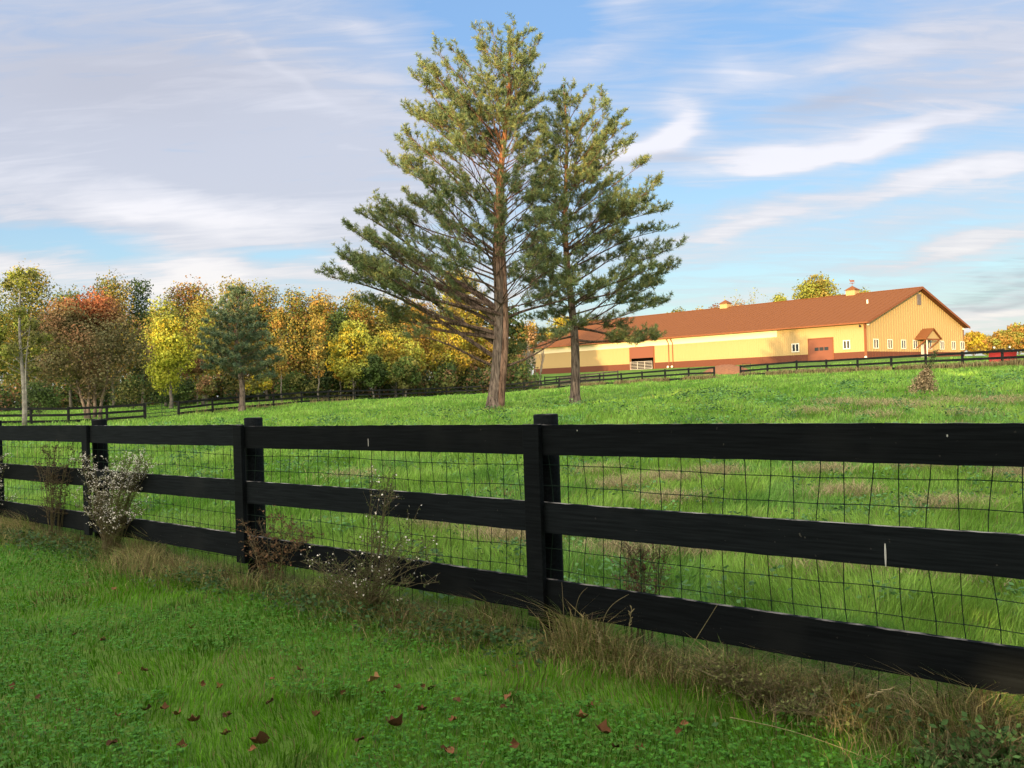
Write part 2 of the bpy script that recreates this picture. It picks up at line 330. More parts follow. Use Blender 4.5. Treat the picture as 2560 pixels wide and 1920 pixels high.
for i, s in enumerate(bs):
    # round post behind the boards
    m = MB(); lean = Vector((rng.uniform(-.01, .01), 0, 0)); r = .062
    ctr = fp(s+.012, -.085, 0)
    zt = ztop(s)+.048
    m.tube([ctr+Vector((0, 0, -.2)), ctr+Vector((0, 0, .3)), ctr+Vector((0, 0, .8)), ctr+Vector((0, 0, zt-.006)), ctr+Vector((0, 0, zt))], [r+.004, r+.002, r, r, r-.005], 20)
    o = nchild(m, 'post', BLACKW, True)
    m = MB(); dax = (Vector((*FD, 0)), Vector((*FN, 0)), Vector((0, 0, 1)))
    zb = ztop(s)-.93; ca = fp(s, T+.016, (ztop(s)+.004+zb)/2)
    m.box(ca, (.10, .03, ztop(s)+.004-zb), dax)
    nchild(m, 'batten', BLACKW, bevel=.003)
rail_objs = []
for i in range(len(bs)-1):
    s0, s1 = bs[i], bs[i+1]
    for k, (dz, hh) in enumerate([(0, .146), (.374, .147), (.746, .158)]):
        m = MB(); n = 70; vs = []
        ph = rng.uniform(0, 6); j0 = rng.uniform(-.004, .004)
        for a in range(n+1):
            s = s0+(s1-s0)*a/n+(.004 if a == 0 else -.004 if a == n else 0)
            w1 = .0005*math.sin(ph+a*.9)+.0009*rng.uniform(-1, 1); w2 = .0006*math.sin(ph*2+a*.7)+.0008*rng.uniform(-1, 1)
            bow = .004*math.sin(PI*a/n+ph); zt = ztop(s)-dz+j0+bow+w1; zb = ztop(s)-dz-hh+j0+bow+w2
            for nn, z in ((T, zt), (T, zb), (0.0, zb), (0.0, zt)): vs.append(fp(s, nn+.004*math.sin(a*.11+ph)*0, z))
        fsx = [(a*4+b, a*4+(b+1) % 4, (a+1)*4+(b+1) % 4, (a+1)*4+b) for a in range(n) for b in range(4)]+[(3, 2, 1, 0), (n*4, n*4+1, n*4+2, n*4+3)]
        m.add(vs, fsx); rail_objs.append(nchild(m, 'rail', BLACKW))
# bird droppings on two boards
WH = mat('dropping_white', (.6, .6, .58), .8)
for px, py, ln, w in [(932, 1106, .045, .006), (2213, 1388, .085, .007), (2377, 1089, .009, .005), (1455, 1076, .007, .004)]:
    s = fs(px); Y = (FA+FD*s)[1]; z = P(px, py, Y-.02).z; m = MB(); prev = []
    for k in range(7):
        t = k/6; ww = w/2*(.35+.65*math.sin(PI*(.15+.75*t))); zz = z+ln/2-ln*t; prev.append((fp(s-ww, T+.0015, zz), fp(s+ww, T+.0015, zz), fp(s, T+.0035, zz)))
    vs = [v for tr in prev for v in tr]; fsx = []
    for k in range(6): a = k*3; fsx += [(a, a+2, a+5, a+3), (a+2, a+1, a+4, a+5)]
    m.add(vs, fsx); nchild(m, 'bird_dropping', WH)
# welded mesh
WIRE = mat('wire_green', (.007, .022, .012), .6, .15)
m = MB(); sp = .1016; s0, s1 = bs[0]-.05, bs[-1]
rw = .0018
def wpos(s, z):
    w = .012*math.sin(s*2.6+z*3)+.004*math.sin(s*7+1+z*5); ds = .012*math.sin(z*6.5+s*1.7)*(1 if z > .1 else .5)+.006*math.sin(s*31+z*11)
    return fp(s+ds, -.012+w*.35, z+.006*math.sin(s*3.3+z*2)+.0015*math.sin(s*17))
ns_ = int((s1-s0)/sp)
for i in range(ns_+1):
    s = s0+i*sp; ztp = ztop(s)-.03; m.tube([wpos(s, .01+(ztp-.01)*k/14) for k in range(15)], rw, 4, cap=False)
for j in range(11):
    dz = .045+j*sp; m.tube([wpos(s0+k*sp/2, max(.02, ztop(s0+k*sp/2)-.146-.0+.06-dz+.03)) for k in range(ns_*2+1)], rw, 4, cap=False)
    for i in range(ns_+1):
        s = s0+i*sp; c = wpos(s, max(.02, ztop(s)-.056-dz)); e = .0052
        m.add([c+Vector(v)*e for v in ((1,0,0),(-1,0,0),(0,1,0),(0,-1,0),(0,0,1.3),(0,0,-1.3))], [(0,2,4),(2,1,4),(1,3,4),(3,0,4),(2,0,5),(1,2,5),(3,1,5),(0,3,5)])
nchild(m, 'wire_mesh', WIRE)

# ------------------------------------------------------------------ pasture fences
FARW = mat('far_fence_paint', (.010, .011, .012), .7, .15, col2=(.022, .022, .02), ns=3)
FARW2 = mat('weathered_fence_paint', (.055, .045, .035), .8, .15, col2=(.11, .09, .065), ns=3)
def far_fence(label, pts, hgt=1.08, rails=(.03, .42, .80), m=FARW, group='black board fences round the far paddocks', board=.15, skip=()):
    ps = [P(a, b, Y) for a, b, Y in pts]
    for p in ps: p.z = gz(p.x, p.y)
    e = empty('board_fence', ps[0], label, 'fence', group); o = ps[0]; r = random.Random(len(label))
    for p in ps:
        mb = MB(); q_ = p-o; hh = hgt+r.uniform(-.02, .05); mb.tube([q_+Vector((0,0,-.2)), q_+Vector((r.uniform(-.02,.02), 0, hh))], [.085, .08], 8); mb.build('post', m, e)
    for i in range(len(ps)-1):
        if i in skip: continue
        a, b = ps[i]-o, ps[i+1]-o; d = (b-a).normalized(); n = Vector((d.y, -d.x, 0)).normalized()
        if n.y > 0: n = -n
        for k, z in enumerate(rails):
            mb = MB(); zz = hgt-z-board/2; j = r.uniform(-.02, .02)
            mb.bar(a+n*.09+Vector((0,0,zz+j)), b+n*.09+Vector((0,0,zz-j)), .03, board); mb.build('rail', m, e)
    return e
far_fence('black board fence at the far left, ending at the paddock gate', [(-95,1064,50),(-5,1063,52),(78,1062,53),(172,1062,54),(268,1056,56),(362,1048,58)])
far_fence('long black board fence from the paddock gate past the small pine to the pens', [(447,1040,62),(532,1031,65),(610,1024,69),(684,1017,72),(755,1010,76),(822,1007,79.5),(886,1003,83),(949,1000,87),(1008,998,90),(1065,995,93.5),(1117,992,97),(1168,989,98),(1220,986,98.5),(1264,984,98),(1310,980,96),(1353,976,94)], m=FARW)
far_fence('brown-black fence with dry grass at its foot, between the barn pens and the earth mound', [(1353,976,94),(1398,972,91),(1450,969,88.5),(1500,966,86),(1554,962,83),(1606,959,79.5),(1663,955,76),(1722,952,74),(1786,949,72)], m=FARW)
far_fence('black board fence climbing to the right edge in front of the barn gable', [(1852,944,76),(1919,941,73),(1992,937,70),(2067,934,67),(2145,932,63.5),(2229,929,60.5),(2315,926,57.5),(2407,922,54.5),(2507,919,51.5),(2620,914,48.5)])
far_fence('distant thin fence behind the first one, along the edge of the wood', [(745+i*36, 985-i*1.15, 126+i*.3) for i in range(17)], hgt=1.0, rails=(.03, .42, .8))
far_fence('distant fence rising to the left end of the barn, behind the two big pines', [(1362,957,127),(1391,955,127),(1426,953,126),(1463,951,125),(1500,949,124)], hgt=1.1, rails=(.03, .45, .8))
far_fence('short slanting pen fence seen right behind the slim pine trunk', [(1400,966,101),(1450,961,100),(1509,955,98.5),(1545,951,97)], hgt=1.1, m=FARW2)
GATEM = mat('dark_gate_pipe', (.03, .03, .028), .5, .4, metal=.3)
GATEW = mat('white_gate_pipe', (.5, .45, .4), .6, .1)
def pipe_gate(label, a, b, h0, h1, bars, ups, m, r=.025, group=None):
    e = empty('pipe_gate', a, label, 'gate', group); o = Vector(a); a = Vector((0,0,0)); b = Vector(b)-o; Z = Vector((0,0,1))
    mb = MB(); mb.tube([a+Z*h0, a+Z*h1, b+Z*h1, b+Z*h0, a+Z*h0], r, 6); mb.build('gate_frame', m, e)
    for k in range(1, bars-1):
        mb = MB(); z = h0+(h1-h0)*k/(bars-1); mb.tube([a+Z*z, b+Z*z], r*.8, 6); mb.build('gate_bar', m, e)
    for k in range(ups):
        mb = MB(); p = a+(b-a)*(k+1)/(ups+1); mb.tube([p+Z*h0, p+Z*h1], r, 6); mb.build('gate_upright', m, e)
    return e
a = P(366, 1048, 58.2); b = P(443, 1041, 61.6); a.z = gz(a.x, a.y); b.z = gz(b.x, b.y)
pipe_gate('dark pipe gate closing the gap in the left fence', a, b, .12, 1.05, 5, 1, GATEM)
a = P(1858, 944, 75); b = P(1877, 943.5, 74.6); a.z = gz(a.x, a.y); b.z = gz(b.x, b.y)
pipe_gate('narrow dark pipe gate folded back against the fence right of the earth mound', a, b, .1, 1.2, 4, 0, GATEM, .022)

# ------------------------------------------------------------------ barn
br = math.atan2(BG[1], BG[0])
barn = empty('barn', (BO[0], BO[1], BARN_Z), 'long cream and brown metal barn with a rust-brown roof and two cupolas', 'barn', rz=br)
CREAM = mat('cream_metal', (.375, .265, .12), .6, .1); BROWN = mat('brown_metal', (.125, .046, .028), .6, .1); ROOF = mat('roof_brown', (.165, .066, .026), .7, .06)
PANEL = mat('light_panel', (.72, .60, .36), .5, .2); WHITE = mat('white_trim', (.62, .58, .48), .6, .1); GLASS = mat('window_glass', (.03, .035, .04), .08, .6)
DARKI = mat('dark_interior', (.006, .005, .005), .9, .05); TRIM = mat('rust_trim', (.19, .07, .032), .6, .1); VENT = mat('louver', (.16, .13, .12), .6)
DOORM = mat('door_brown', (.18, .068, .042), .6, .1)
EV = 5.05; AP = 10.35; WB = 1.08
def lw(px, py=890):      # distance along the long wall
    k = ray(px, py).x; return (k*BO[1]-BO[0])/(BU[0]-k*BU[1])
def gw(px, py=860):
    k = ray(px, py).x; return (k*BO[1]-BO[0])/(BG[0]-k*BG[1])
d1a, d1b = sorted((lw(1577), lw(1634))); d2a, d2b = sorted((lw(2021), lw(2085))); pn = lw(1942, 830)
DH = 3.75
# upper walls (butted boxes, openings left)
w = MB(); th = .12
def long_seg(a, b, z0, z1, mb): mb.lo((0, a, z0), (th, b, z1))
ups = MB(); low = MB(); pan = MB()
segs = [(0, d2a), (d2b, d1a), (d1b, BL)]
for a, b in segs:
    for z0, z1, mb in ((0, WB, low), (WB, EV-1.2, ups), (EV-1.2, EV, ups)):
        if z1 == EV and b > pn:
            if a < pn: long_seg(a, pn, z0, z1, ups); long_seg(pn, b, z0, z1, pan)
            else: long_seg(a, b, z0, z1, pan)
        else: long_seg(a, b, z0, z1, mb)
long_seg(d2a, d2b, 3.3, EV, ups); long_seg(d1a, d1b, DH, EV-1.2, ups) if DH < EV-1.2 else None
long_seg(d1a, d1b, EV-1.2 if DH < EV-1.2 else DH, EV, pan)
# ribs of the siding
y = .15
while y < BL:
    ok = not (d1a-.1 < y < d1b+.1 or d2a-.1 < y < d2b+.1)
    if ok:
        low.lo((-.03, y-.03, .02), (0, y+.03, WB-.02))
        ups.lo((-.03, y-.03, WB+.02), (0, y+.03, (EV-1.22 if y > pn else EV-.02)))
    y += .3048
gbl = MB()
gbl.add([(0+th,0,WB),(BW-th,0,WB),(BW-th,0,EV),(BW/2,0,AP),(0+th,0,EV)], [(0,1,2,3,4)])
low.lo((th, 0, 0), (BW-th, th, WB-.001))
x = .3
while x < BW-.2:
    zt = EV+(AP-EV)*(1-abs(x-BW/2)/(BW/2))-.05
    low.lo((x-.07, -.06, .02), (x+.07, 0, WB-.02)); gbl.lo((x-.07, -.06, WB+.02), (x+.07, 0, zt)); x += .80
# far walls
ups.lo((BW-th, 0, WB), (BW, BL, EV)); low.lo((BW-th, 0, 0), (BW, BL, WB-.001))
gb2 = MB(); gb2.add([(th,BL,0),(BW-th,BL,0),(BW-th,BL,EV),(BW/2,BL,AP),(th,BL,EV)], [(4,3,2,1,0)]); gb2.build('gable_wall', CREAM, barn)
low.build('wainscot', BROWN, barn); ups.build('side_wall', CREAM, barn); pan.build('light_panel_band', PANEL, barn); gbl.build('gable_wall', CREAM, barn)
di = MB(); di.lo((1.8, d1a-1, 0.01), (1.85, d1b+1, 4.2)); di.lo((th+.01, d1a-1.05, .01), (1.8, d1a-1, 4.2)); di.lo((th+.01, d1b+1, .01), (1.8, d1b+1.05, 4.2)); di.lo((th+.01, d1a-1, 4.2), (1.8, d1b+1, 4.25)); di.build('stall_interior', DARKI, barn)
# roof
ov = .75; sl = (AP-EV)/(BW/2)
for side in (0, 1):
    def rp(t, y, dz): # t distance from ridge
        x = BW/2-t if side == 0 else BW/2+t; return (x, y, AP-t*sl+.12+dz)
    R = BW/2+ov; m = MB(); vs = [rp(0, -ov, .1), rp(R, -ov, .1), rp(R, BL+ov, .1), rp(0, BL+ov, .1), rp(0, -ov, 0), rp(R, -ov, 0), rp(R, BL+ov, 0), rp(0, BL+ov, 0)]
    fcs = [(0,3,2,1), (4,5,6,7), (0,1,5,4), (1,2,6,5), (2,3,7,6)]
    if side: fcs = [f[::-1] for f in fcs]
    m.add(vs, fcs)
    y = 0.
    while y < BL:
        a_, b_ = Vector(rp(.1, y, .115)), Vector(rp(R-.02, y, .115)); m.bar(a_, b_, .05, .03); y += .914
    ro = m.build('roof', ROOF, barn)
    if side == 0: roof0 = ro
m = MB(); m.lo((BW/2-.2, -ov-.01, AP+.20), (BW/2+.2, BL+ov+.01, AP+.27)); m.build('ridge_cap', ROOF, roof0)
m = MB()
for sg in (-1, 1):
    a_ = Vector((BW/2, -ov-.02, AP+.13)); b_ = Vector((BW/2+sg*(BW/2+ov), -ov-.02, AP-(BW/2+ov)*sl+.13)); m.bar(a_, b_, .05, .34)
m.build('barge_board', TRIM, barn)
m = MB(); gzv = EV-ov*sl+.06; m.lo((-ov-.14, -ov, gzv-.05), (-ov, BL+ov, gzv+.12)); m.build('gutter', TRIM, barn)
m = MB(); m.lo((-ov, -.6, EV-.22), (-.04, BL+.6, EV-.17)); m.build('soffit', CREAM, barn)
for yy in (lw(1673), lw(1683), -.12):
    m = MB(); m.tube([(-ov-.05, yy, gzv), (-.55, yy, gzv-.35), (-.14, yy, gzv-.75), (-.12, yy, .35), (-.3, yy, .12)], .07, 6); m.build('downspout', TRIM, barn)
    m = MB()
    m.tube([(-.30, yy, .1), (-.34, yy, .22), (-.42, yy, .3), (-.5, yy, .22), (-.56, yy, .08)], [.08, .17, .19, .17, .06], 8); m.build('splash_stone', WHITE, barn, True)
m = MB(); m.lo((-.05, -.05, 0), (.22, -.037, EV-.02)); m.lo((-.05, -.037, 0), (-.032, .2, EV-.2)); m.lo((BW-.22, -.05, 0), (BW+.04, -.037, EV)); m.lo((-.05, BL-.2, 0), (-.032, BL+.05, EV-.2)); m.build('corner_trim', TRIM, barn)
# doors
m = MB(); m.lo((-.02, d2a+.12, 0), (.05, d2b-.12, 3.18))
for k in range(1, 5): m.lo((-.03, d2a+.14, k*.64-.012), (-.02, d2b-.14, k*.64+.012))
gd = m.build('garage_door', DOORM, barn)
m = MB(); m.lo((-.08, d2a, 0), (0, d2a+.12, 3.3)); m.lo((-.08, d2b-.12, 0), (0, d2b, 3.3)); m.lo((-.08, d2a+.12, 3.18), (0, d2b-.12, 3.3)); m.build('door_frame', TRIM, gd)
wid = d2b-d2a
for k in range(3):
    c = d2a+wid*(.28+.19*k); m = MB(); m.lo((-.035, c-.3, 1.52), (-.022, c+.3, 1.98)); m.build('door_window', GLASS, gd)
m = MB(); m.lo((-.16, d1a-.05, 1.95), (-.06, d1b+.05, DH+.12)); o = m.build('roll_up_door', DOORM, barn)
m = MB(); m.lo((-.1, d1a-.22, 0), (-.0, d1a-.0, DH+.1)); m.lo((-.1, d1b, 0), (-.0, d1b+.22, DH+.1)); m.build('door_frame', TRIM, o)
RB = Matrix.Rotation(br, 3, 'Z')
def bw(x, y, z): return RB @ Vector((x, y, z)) + Vector((BO[0], BO[1], BARN_Z))
pipe_gate('white pipe gate standing across the open stall doorway of the barn', bw(-.35, d1a+.1, .0), bw(-.35, d1b-.1, .0), .12, 1.35, 6, 2, GATEW, .04)
# windows
def window(c, z0, z1, wdt, long_=False):
    def B(mb, a0, a1, z0_, z1_, n0, n1):
        if long_: mb.lo((-n1, a0, z0_), (-n0, a1, z1_))
        else: mb.lo((a0, -n1, z0_), (a1, -n0, z1_))
    fr = MB(); t = .13; a0, a1 = c-wdt/2, c+wdt/2
    B(fr, a0, a1, z0, z0+t, .04, .1); B(fr, a0, a1, z1-t, z1, .04, .1)
    for q0, q1 in ((a0, a0+t), (c-t*.55, c+t*.55), (a1-t, a1)): B(fr, q0, q1, z0+t, z1-t, .04, .1)
    o = fr.build('window', WHITE, barn)
    for q0, q1 in ((a0+t, c-t*.55), (c+t*.55, a1-t)): g = MB(); B(g, q0, q1, z0+t, z1-t, .045, .06); g.build('pane', GLASS, o)
for px in (2189, 2224, 2258, 2287, 2323, 2354, 2383, 2405): window(gw(px), 1.45, 2.8, 1.55)
window(lw(1990), 1.5, 2.75, abs(lw(1981)-lw(2000)), True); window(lw(2118), 1.5, 2.75, abs(lw(2109)-lw(2127)), True)
m = MB(); c = gw(2296, 740); m.lo((c-.65, -.1, AP-2.35), (c+.65, -.04, AP-.75))
for k in range(8): m.lo((c-.55, -.13, AP-2.25+k*.18), (c+.55, -.1, AP-2.15+k*.18))
m.build('gable_vent', VENT, barn)
# porch
pc = gw(2306); ph = 2.95; pa = 4.35; pd = 1.5; pw = 2.55
porch = MB()
porch.add([(pc-pw,-pd,ph),(pc+pw,-pd,ph),(pc,-pd,pa-.1),(pc-pw,-pd+.1,ph),(pc+pw,-pd+.1,ph),(pc,-pd+.1,pa-.1)], [(0,1,2),(5,4,3),(0,3,4,1)])
po = porch.build('porch', CREAM, barn)
m = MB()
for sg in (-1, 1):
    a_ = Vector((pc, 0, pa)); o_ = Vector((pc+sg*(pw+.3), 0, ph-.13))
    vs = [a_+Vector((0,-.05,0)), o_+Vector((0,-.05,0)), o_+Vector((0,-pd-.25,0)), a_+Vector((0,-pd-.25,0))]; vs += [v+Vector((0,0,.14)) for v in vs]
    m.add(vs, [(0,1,2,3),(7,6,5,4),(0,4,5,1),(1,5,6,2),(2,6,7,3)])
m.build('porch_roof', ROOF, po)
m = MB(); m.lo((pc-pw, -pd-.02, ph-.22), (pc+pw, -pd+.12, ph-.001)); m.build('porch_beam', TRIM, po)
for sg in (-1, 1):
    m = MB(); m.bar((pc+sg*(pw-.15), -pd+.1, ph-.25), (pc+sg*(pw-.15), -.06, ph-1.4), .14, .14); m.build('porch_brace', TRIM, po)
    m = MB(); m.bar((pc+sg*(pw-.6), -pd+.05, 0), (pc+sg*(pw-.6), -pd+.05, ph-.22), .12, .12)
    if sg < 0: m.build('porch_post', WHITE, po)
m = MB(); m.lo((pc-.65, -.1, .02), (pc+.3, -.045, 2.2)); dr = m.build('entry_door', WHITE, barn)
m = MB(); m.lo((pc-.55, -.125, .2), (pc+.2, -.1, 1.05)); m.lo((pc-.55, -.125, 1.2), (pc+.2, -.1, 2.05)); m.build('door_panel', WHITE, dr)
m = MB(); m.lo((pc+.35, -.09, .02), (pc+1.3, -.05, 2.2)); m.build('entry_door', DOORM, barn)
# cupolas
def rd(px, py):
    k = ray(px, py).x; o = BO+BG*BW/2; return (k*o[1]-o[0])/(BU[0]-k*BU[1])
for px, vane in ((1814, False), (2131, True)):
    y0 = rd(px, 760 if not vane else 730); wq = 1.45; c = Vector((BW/2, y0, AP-.1)); m = MB(); m.lo((c.x-wq/2, y0-wq/2, AP-.15), (c.x+wq/2, y0+wq/2, AP+.82))
    cu = m.build('cupola', CREAM, barn); m = MB(); h_ = wq/2+.2; z = AP+.82
    m.add([(c.x-h_, y0-h_, z), (c.x+h_, y0-h_, z), (c.x+h_, y0+h_, z), (c.x-h_, y0+h_, z), (c.x, y0, z+.7)], [(0,3,2,1),(0,1,4),(1,2,4),(2,3,4),(3,0,4)]); m.build('cupola_roof', ROOF, cu)
    m = MB(); m.lo((c.x-wq/2-.02, y0-.5, AP+.2), (c.x-wq/2, y0+.5, AP+.7)); m.lo((c.x-.5, y0-wq/2-.02, AP+.25), (c.x+.5, y0-wq/2, AP+.7)); m.build('cupola_louver', CREAM, cu)
    if vane:
        m = MB(); z += .7; m.tube([(c.x, y0, z-.1), (c.x, y0, z+1.0)], .035, 5); m.bar((c.x-.45, y0, z+.35), (c.x+.45, y0, z+.35), .04, .05); m.bar((c.x, y0-.45, z+.4), (c.x, y0+.45, z+.4), .04, .05)
        # horse silhouette arrow
        m.bar((c.x-.1, y0-.4, z+.72), (c.x+.1, y0+.35, z+.78), .06, .24); m.bar((c.x+.08, y0+.3, z+.8), (c.x+.16, y0+.5, z+1.02), .05, .12)
        m.bar((c.x-.08, y0-.35, z+.5), (c.x-.08, y0-.3, z+.7), .04, .05); m.bar((c.x+.07, y0+.25, z+.5), (c.x+.07, y0+.27, z+.7), .04, .05)
        m.build('weather_vane', TRIM, cu)
# pipe vents on the roof
def roofpt(px, py):
    best = None
    for y in np.linspace(0, BL, 260):
        for t in np.linspace(.5, BW/2, 60):
            p = bw(BW/2-t, y, AP-t*sl+.25); v = RM.transposed() @ (p-Vector((0,0,EYE))); u = 1280+F*v.x/-v.z; w_ = 960-F*v.y/-v.z; d = (u-px)**2+(w_-py)**2
            if best is None or d < best[0]: best = (d, BW/2-t, y, AP-t*sl+.2)
    return best[1:]
x, y, z = roofpt(2169, 758); m = MB(); m.tube([(x, y, z-.1), (x, y, z+.55)], .13, 8); m.build('vent_pipe', WHITE, barn)
LAMPM = mat('lamp_black', (.02, .02, .02), .5)
for x, y, z in ((-.25, .6, EV-.55), (.45, -.2, EV-.35), (BW-.5, -.2, EV-.3)): m = MB(); m.lo((x-.12, y-.12, z-.12), (x+.12, y+.12, z+.1)); m.lo((x-.03, y-.03, z+.1), (x+.03, y+.15, z+.2)); m.build('wall_lamp', WHITE if y < 0 else LAMPM, barn)

# gravel along the barn gable
def strip(name, ctr, wd, m, dz=.03):
    v = []
    for i, (x, y) in enumerate(ctr):
        d = np.array(ctr[min(i+1, len(ctr)-1)])-np.array(ctr[max(i-1, 0)]); d = d/np.hypot(*d); n = np.array([-d[1], d[0]])
        for k in (-1, -.33, .33, 1): p = np.array([x, y])+n*wd/2*k; v.append((p[0], p[1], gz(p[0], p[1])+dz))
    q = [(i*4+k, i*4+k+1, i*4+k+5, i*4+k+4) for i in range(len(ctr)-1) for k in range(3)]
    me = bpy.data.meshes.new(name); me.from_pydata(v, [], q); return tag(link(name, me, m), kind='structure')
GRAVEL = mat('gravel', (.34, .27, .2), .95, .1, col2=(.26, .20, .14), ns=8, bump=.6, bscale=30)
s_ = [tuple(BO+BG*t+BU*(-2.6)) for t in np.linspace(-1, BW+2, 24)]+[tuple(BO+BG*(BW+2)+BU*(-2.6)+np.array([t, -t*.25])) for t in np.linspace(4, 60, 14)]
strip('gravel_path', s_, 2.6, GRAVEL)

# earth mound before the barn
def lump(name, ctr, rx, ry, h, m, label, cat, n=40, seed=1, rough=.25):
    r = np.random.RandomState(seed); v = []; u = np.linspace(-1, 1, n); X, Y = np.meshgrid(u, u); rr = np.sqrt(X**2+Y**2)
    nz = vnoise(X*3, Y*3, seed)*.5+vnoise(X*8, Y*8, seed+1)*.25
    H = np.clip(1-rr**2, 0, 1)**.8*(1+rough*nz)*h+.02*r.randn(n, n)*h-.05; wx = ctr[0]+X*rx; wy = ctr[1]+Y*ry; Z = ground(wx.ravel(), wy.ravel())+H.ravel()-ctr[2]
    I = np.arange(n*n).reshape(n, n); q = np.stack([I[:-1, :-1], I[:-1, 1:], I[1:, 1:], I[1:, :-1]], -1).reshape(-1, 4)
    o = link(name, npmesh(name, np.c_[(wx-ctr[0]).ravel(), (wy-ctr[1]).ravel(), Z], [q]), m, smooth=True); o.location = ctr; return tag(o, label, cat)
p = P(1816, 936, 93); p.z = gz(p.x, p.y)
lump('earth_mound', p, 2.6, 4.5, .85, mat('bare_earth', (.33, .15, .075), .95, .1, col2=(.24, .11, .055), ns=4, bump=.8, bscale=10), 'mound of bare reddish earth in the fence gap in front of the barn', 'mound')

# red snow plough parked beyond the right fence
p = P(2507, 897, 77); p.z = gz(p.x, p.y)
RED = mat('red_paint', (.36, .03, .028), .5, .2); BLK = mat('black_steel', (.02, .018, .017), .5, .3); LENS = mat('lamp_lens', (.8, .72, .6), .2, .5)
pl = empty('snow_plow', p, 'red plough blade with a black lamp frame, parked behind the fence right of the barn', 'plough')
m = MB(); n = 8; vs = []
for i in range(n+1):
    a = -.9+1.8*i/n; yy = .28*math.cos(a)-.28; zz = .48+.44*math.sin(a)/math.sin(.9)
    vs += [(-1.22, yy, zz), (1.22, yy, zz), (1.22, yy+.04, zz), (-1.22, yy+.04, zz)]
m.add(vs, [f for i in range(n) for f in ((i*4, i*4+1, i*4+5, i*4+4), (i*4+3, i*4+7, i*4+6, i*4+2), (i*4+1, i*4+2, i*4+6, i*4+5), (i*4, i*4+4, i*4+7, i*4+3))]); m.build('blade', RED, pl, True)
m = MB(); m.lo((-.3, .1, .3), (-.2, .25, 1.15)); m.lo((.2, .1, .3), (.3, .25, 1.15)); m.bar((-.62, .18, 1.22), (.62, .18, 1.22), .06, .06); m.lo((-.3, .12, .95), (.3, .22, 1.05)); m.bar((-.25, .18, 1.1), (.25, .18, 1.0), .05, .12); m.lo((-.1, .1, 1.0), (.12, .3, 1.18)); m.bar((0, .2, .3), (0, 1.6, .25), .2, .15); m.build('lamp_frame', BLK, pl)
for sx in (-.68, .68):
    m = MB(); m.tube([(sx, .08, 1.36), (sx, .2, 1.36), (sx, .28, 1.36)], [.10, .12, .05], 10); m.bar((sx, .18, 1.2), (sx, .18, 1.3), .04, .04); hl = m.build('headlight', BLK, pl, True); m = MB(); m.tube([(sx, .055, 1.36), (sx, .078, 1.36)], .095, 10); m.build('lens', LENS, hl)

# ------------------------------------------------------------------ trees
PAL = dict(gold=(.31, .235, .05), yellow=(.46, .36, .035), yg=(.23, .25, .05), lime=(.30, .33, .055), olive=(.15, .155, .045), green=(.075, .12, .03), dark=(.035, .06, .022),
           orange=(.33, .185, .045), red=(.30, .06, .04), rust=(.20, .09, .045), brown=(.17, .10, .05), peach=(.36, .22, .10), blue=(.055, .10, .055))
def diamonds(c, nrm, size, rs):
    n = len(c); a = rs.randn(n, 3); a -= (a*nrm).sum(1)[:, None]*nrm; a /= np.linalg.norm(a, axis=1)[:, None]+1e-9; b = np.cross(nrm, a)
    s = size[:, None]; asp = rs.uniform(.5, .85, n)[:, None]
    v = np.stack([c-a*s*.5, c-b*s*.5*asp+nrm*s*.08, c+a*s*.5, c+b*s*.5*asp-nrm*s*.08], 1).reshape(-1, 3)
    return v, np.arange(4*n).reshape(-1, 4)
def crown_mesh(name, lumps, n, leaf, rs, pals, colfn=None, fill=.25, shell=(.7, 1.06)):
    """lumps: (x,y,z,r,squash)"""
    lm = np.array(lumps); w_ = lm[:, 3]**2; idx = rs.choice(len(lm), n, p=w_/w_.sum()); d = rs.randn(n, 3); d /= np.linalg.norm(d, axis=1)[:, None]
    r = lm[idx, 3]*np.where(rs.rand(n) < fill, rs.uniform(.2, .8, n), rs.uniform(*shell, n))
    # lobed surface so that the outline is ragged
    r = r*(1+.16*np.sin(d[:, 0]*7+idx)*np.sin(d[:, 1]*6+idx*2)+.13*np.sin(d[:, 2]*9+idx*3))
    c = lm[idx, :3]+d*r[:, None]*np.c_[np.ones(n), np.ones(n), lm[idx, 4]]
    nr = d*.8+rs.randn(n, 3)*.45; nr /= np.linalg.norm(nr, axis=1)[:, None]
    v, f = diamonds(c, nr, leaf*rs.uniform(.6, 1.3, n), rs)
    pc_ = np.array([PAL[p] for p in pals])*.88; lp = rs.randint(0, len(pc_), len(lm)); col = pc_[lp[idx]]*rs.uniform(.72, 1.2, len(lm))[idx][:, None]
    alt = pc_[rs.randint(0, len(pc_), n)]; mixf = (rs.rand(n) < .12)[:, None]; col = np.where(mixf, alt, col)
    if colfn is not None: col = colfn(c, col, rs)
    col = col*rs.uniform(.8, 1.2, n)[:, None]*np.c_[rs.uniform(.9, 1.1, n), np.ones(n), np.ones(n)]
    return npmesh(name, v, [f], np.repeat(col, 4, 0))
TN = [0]
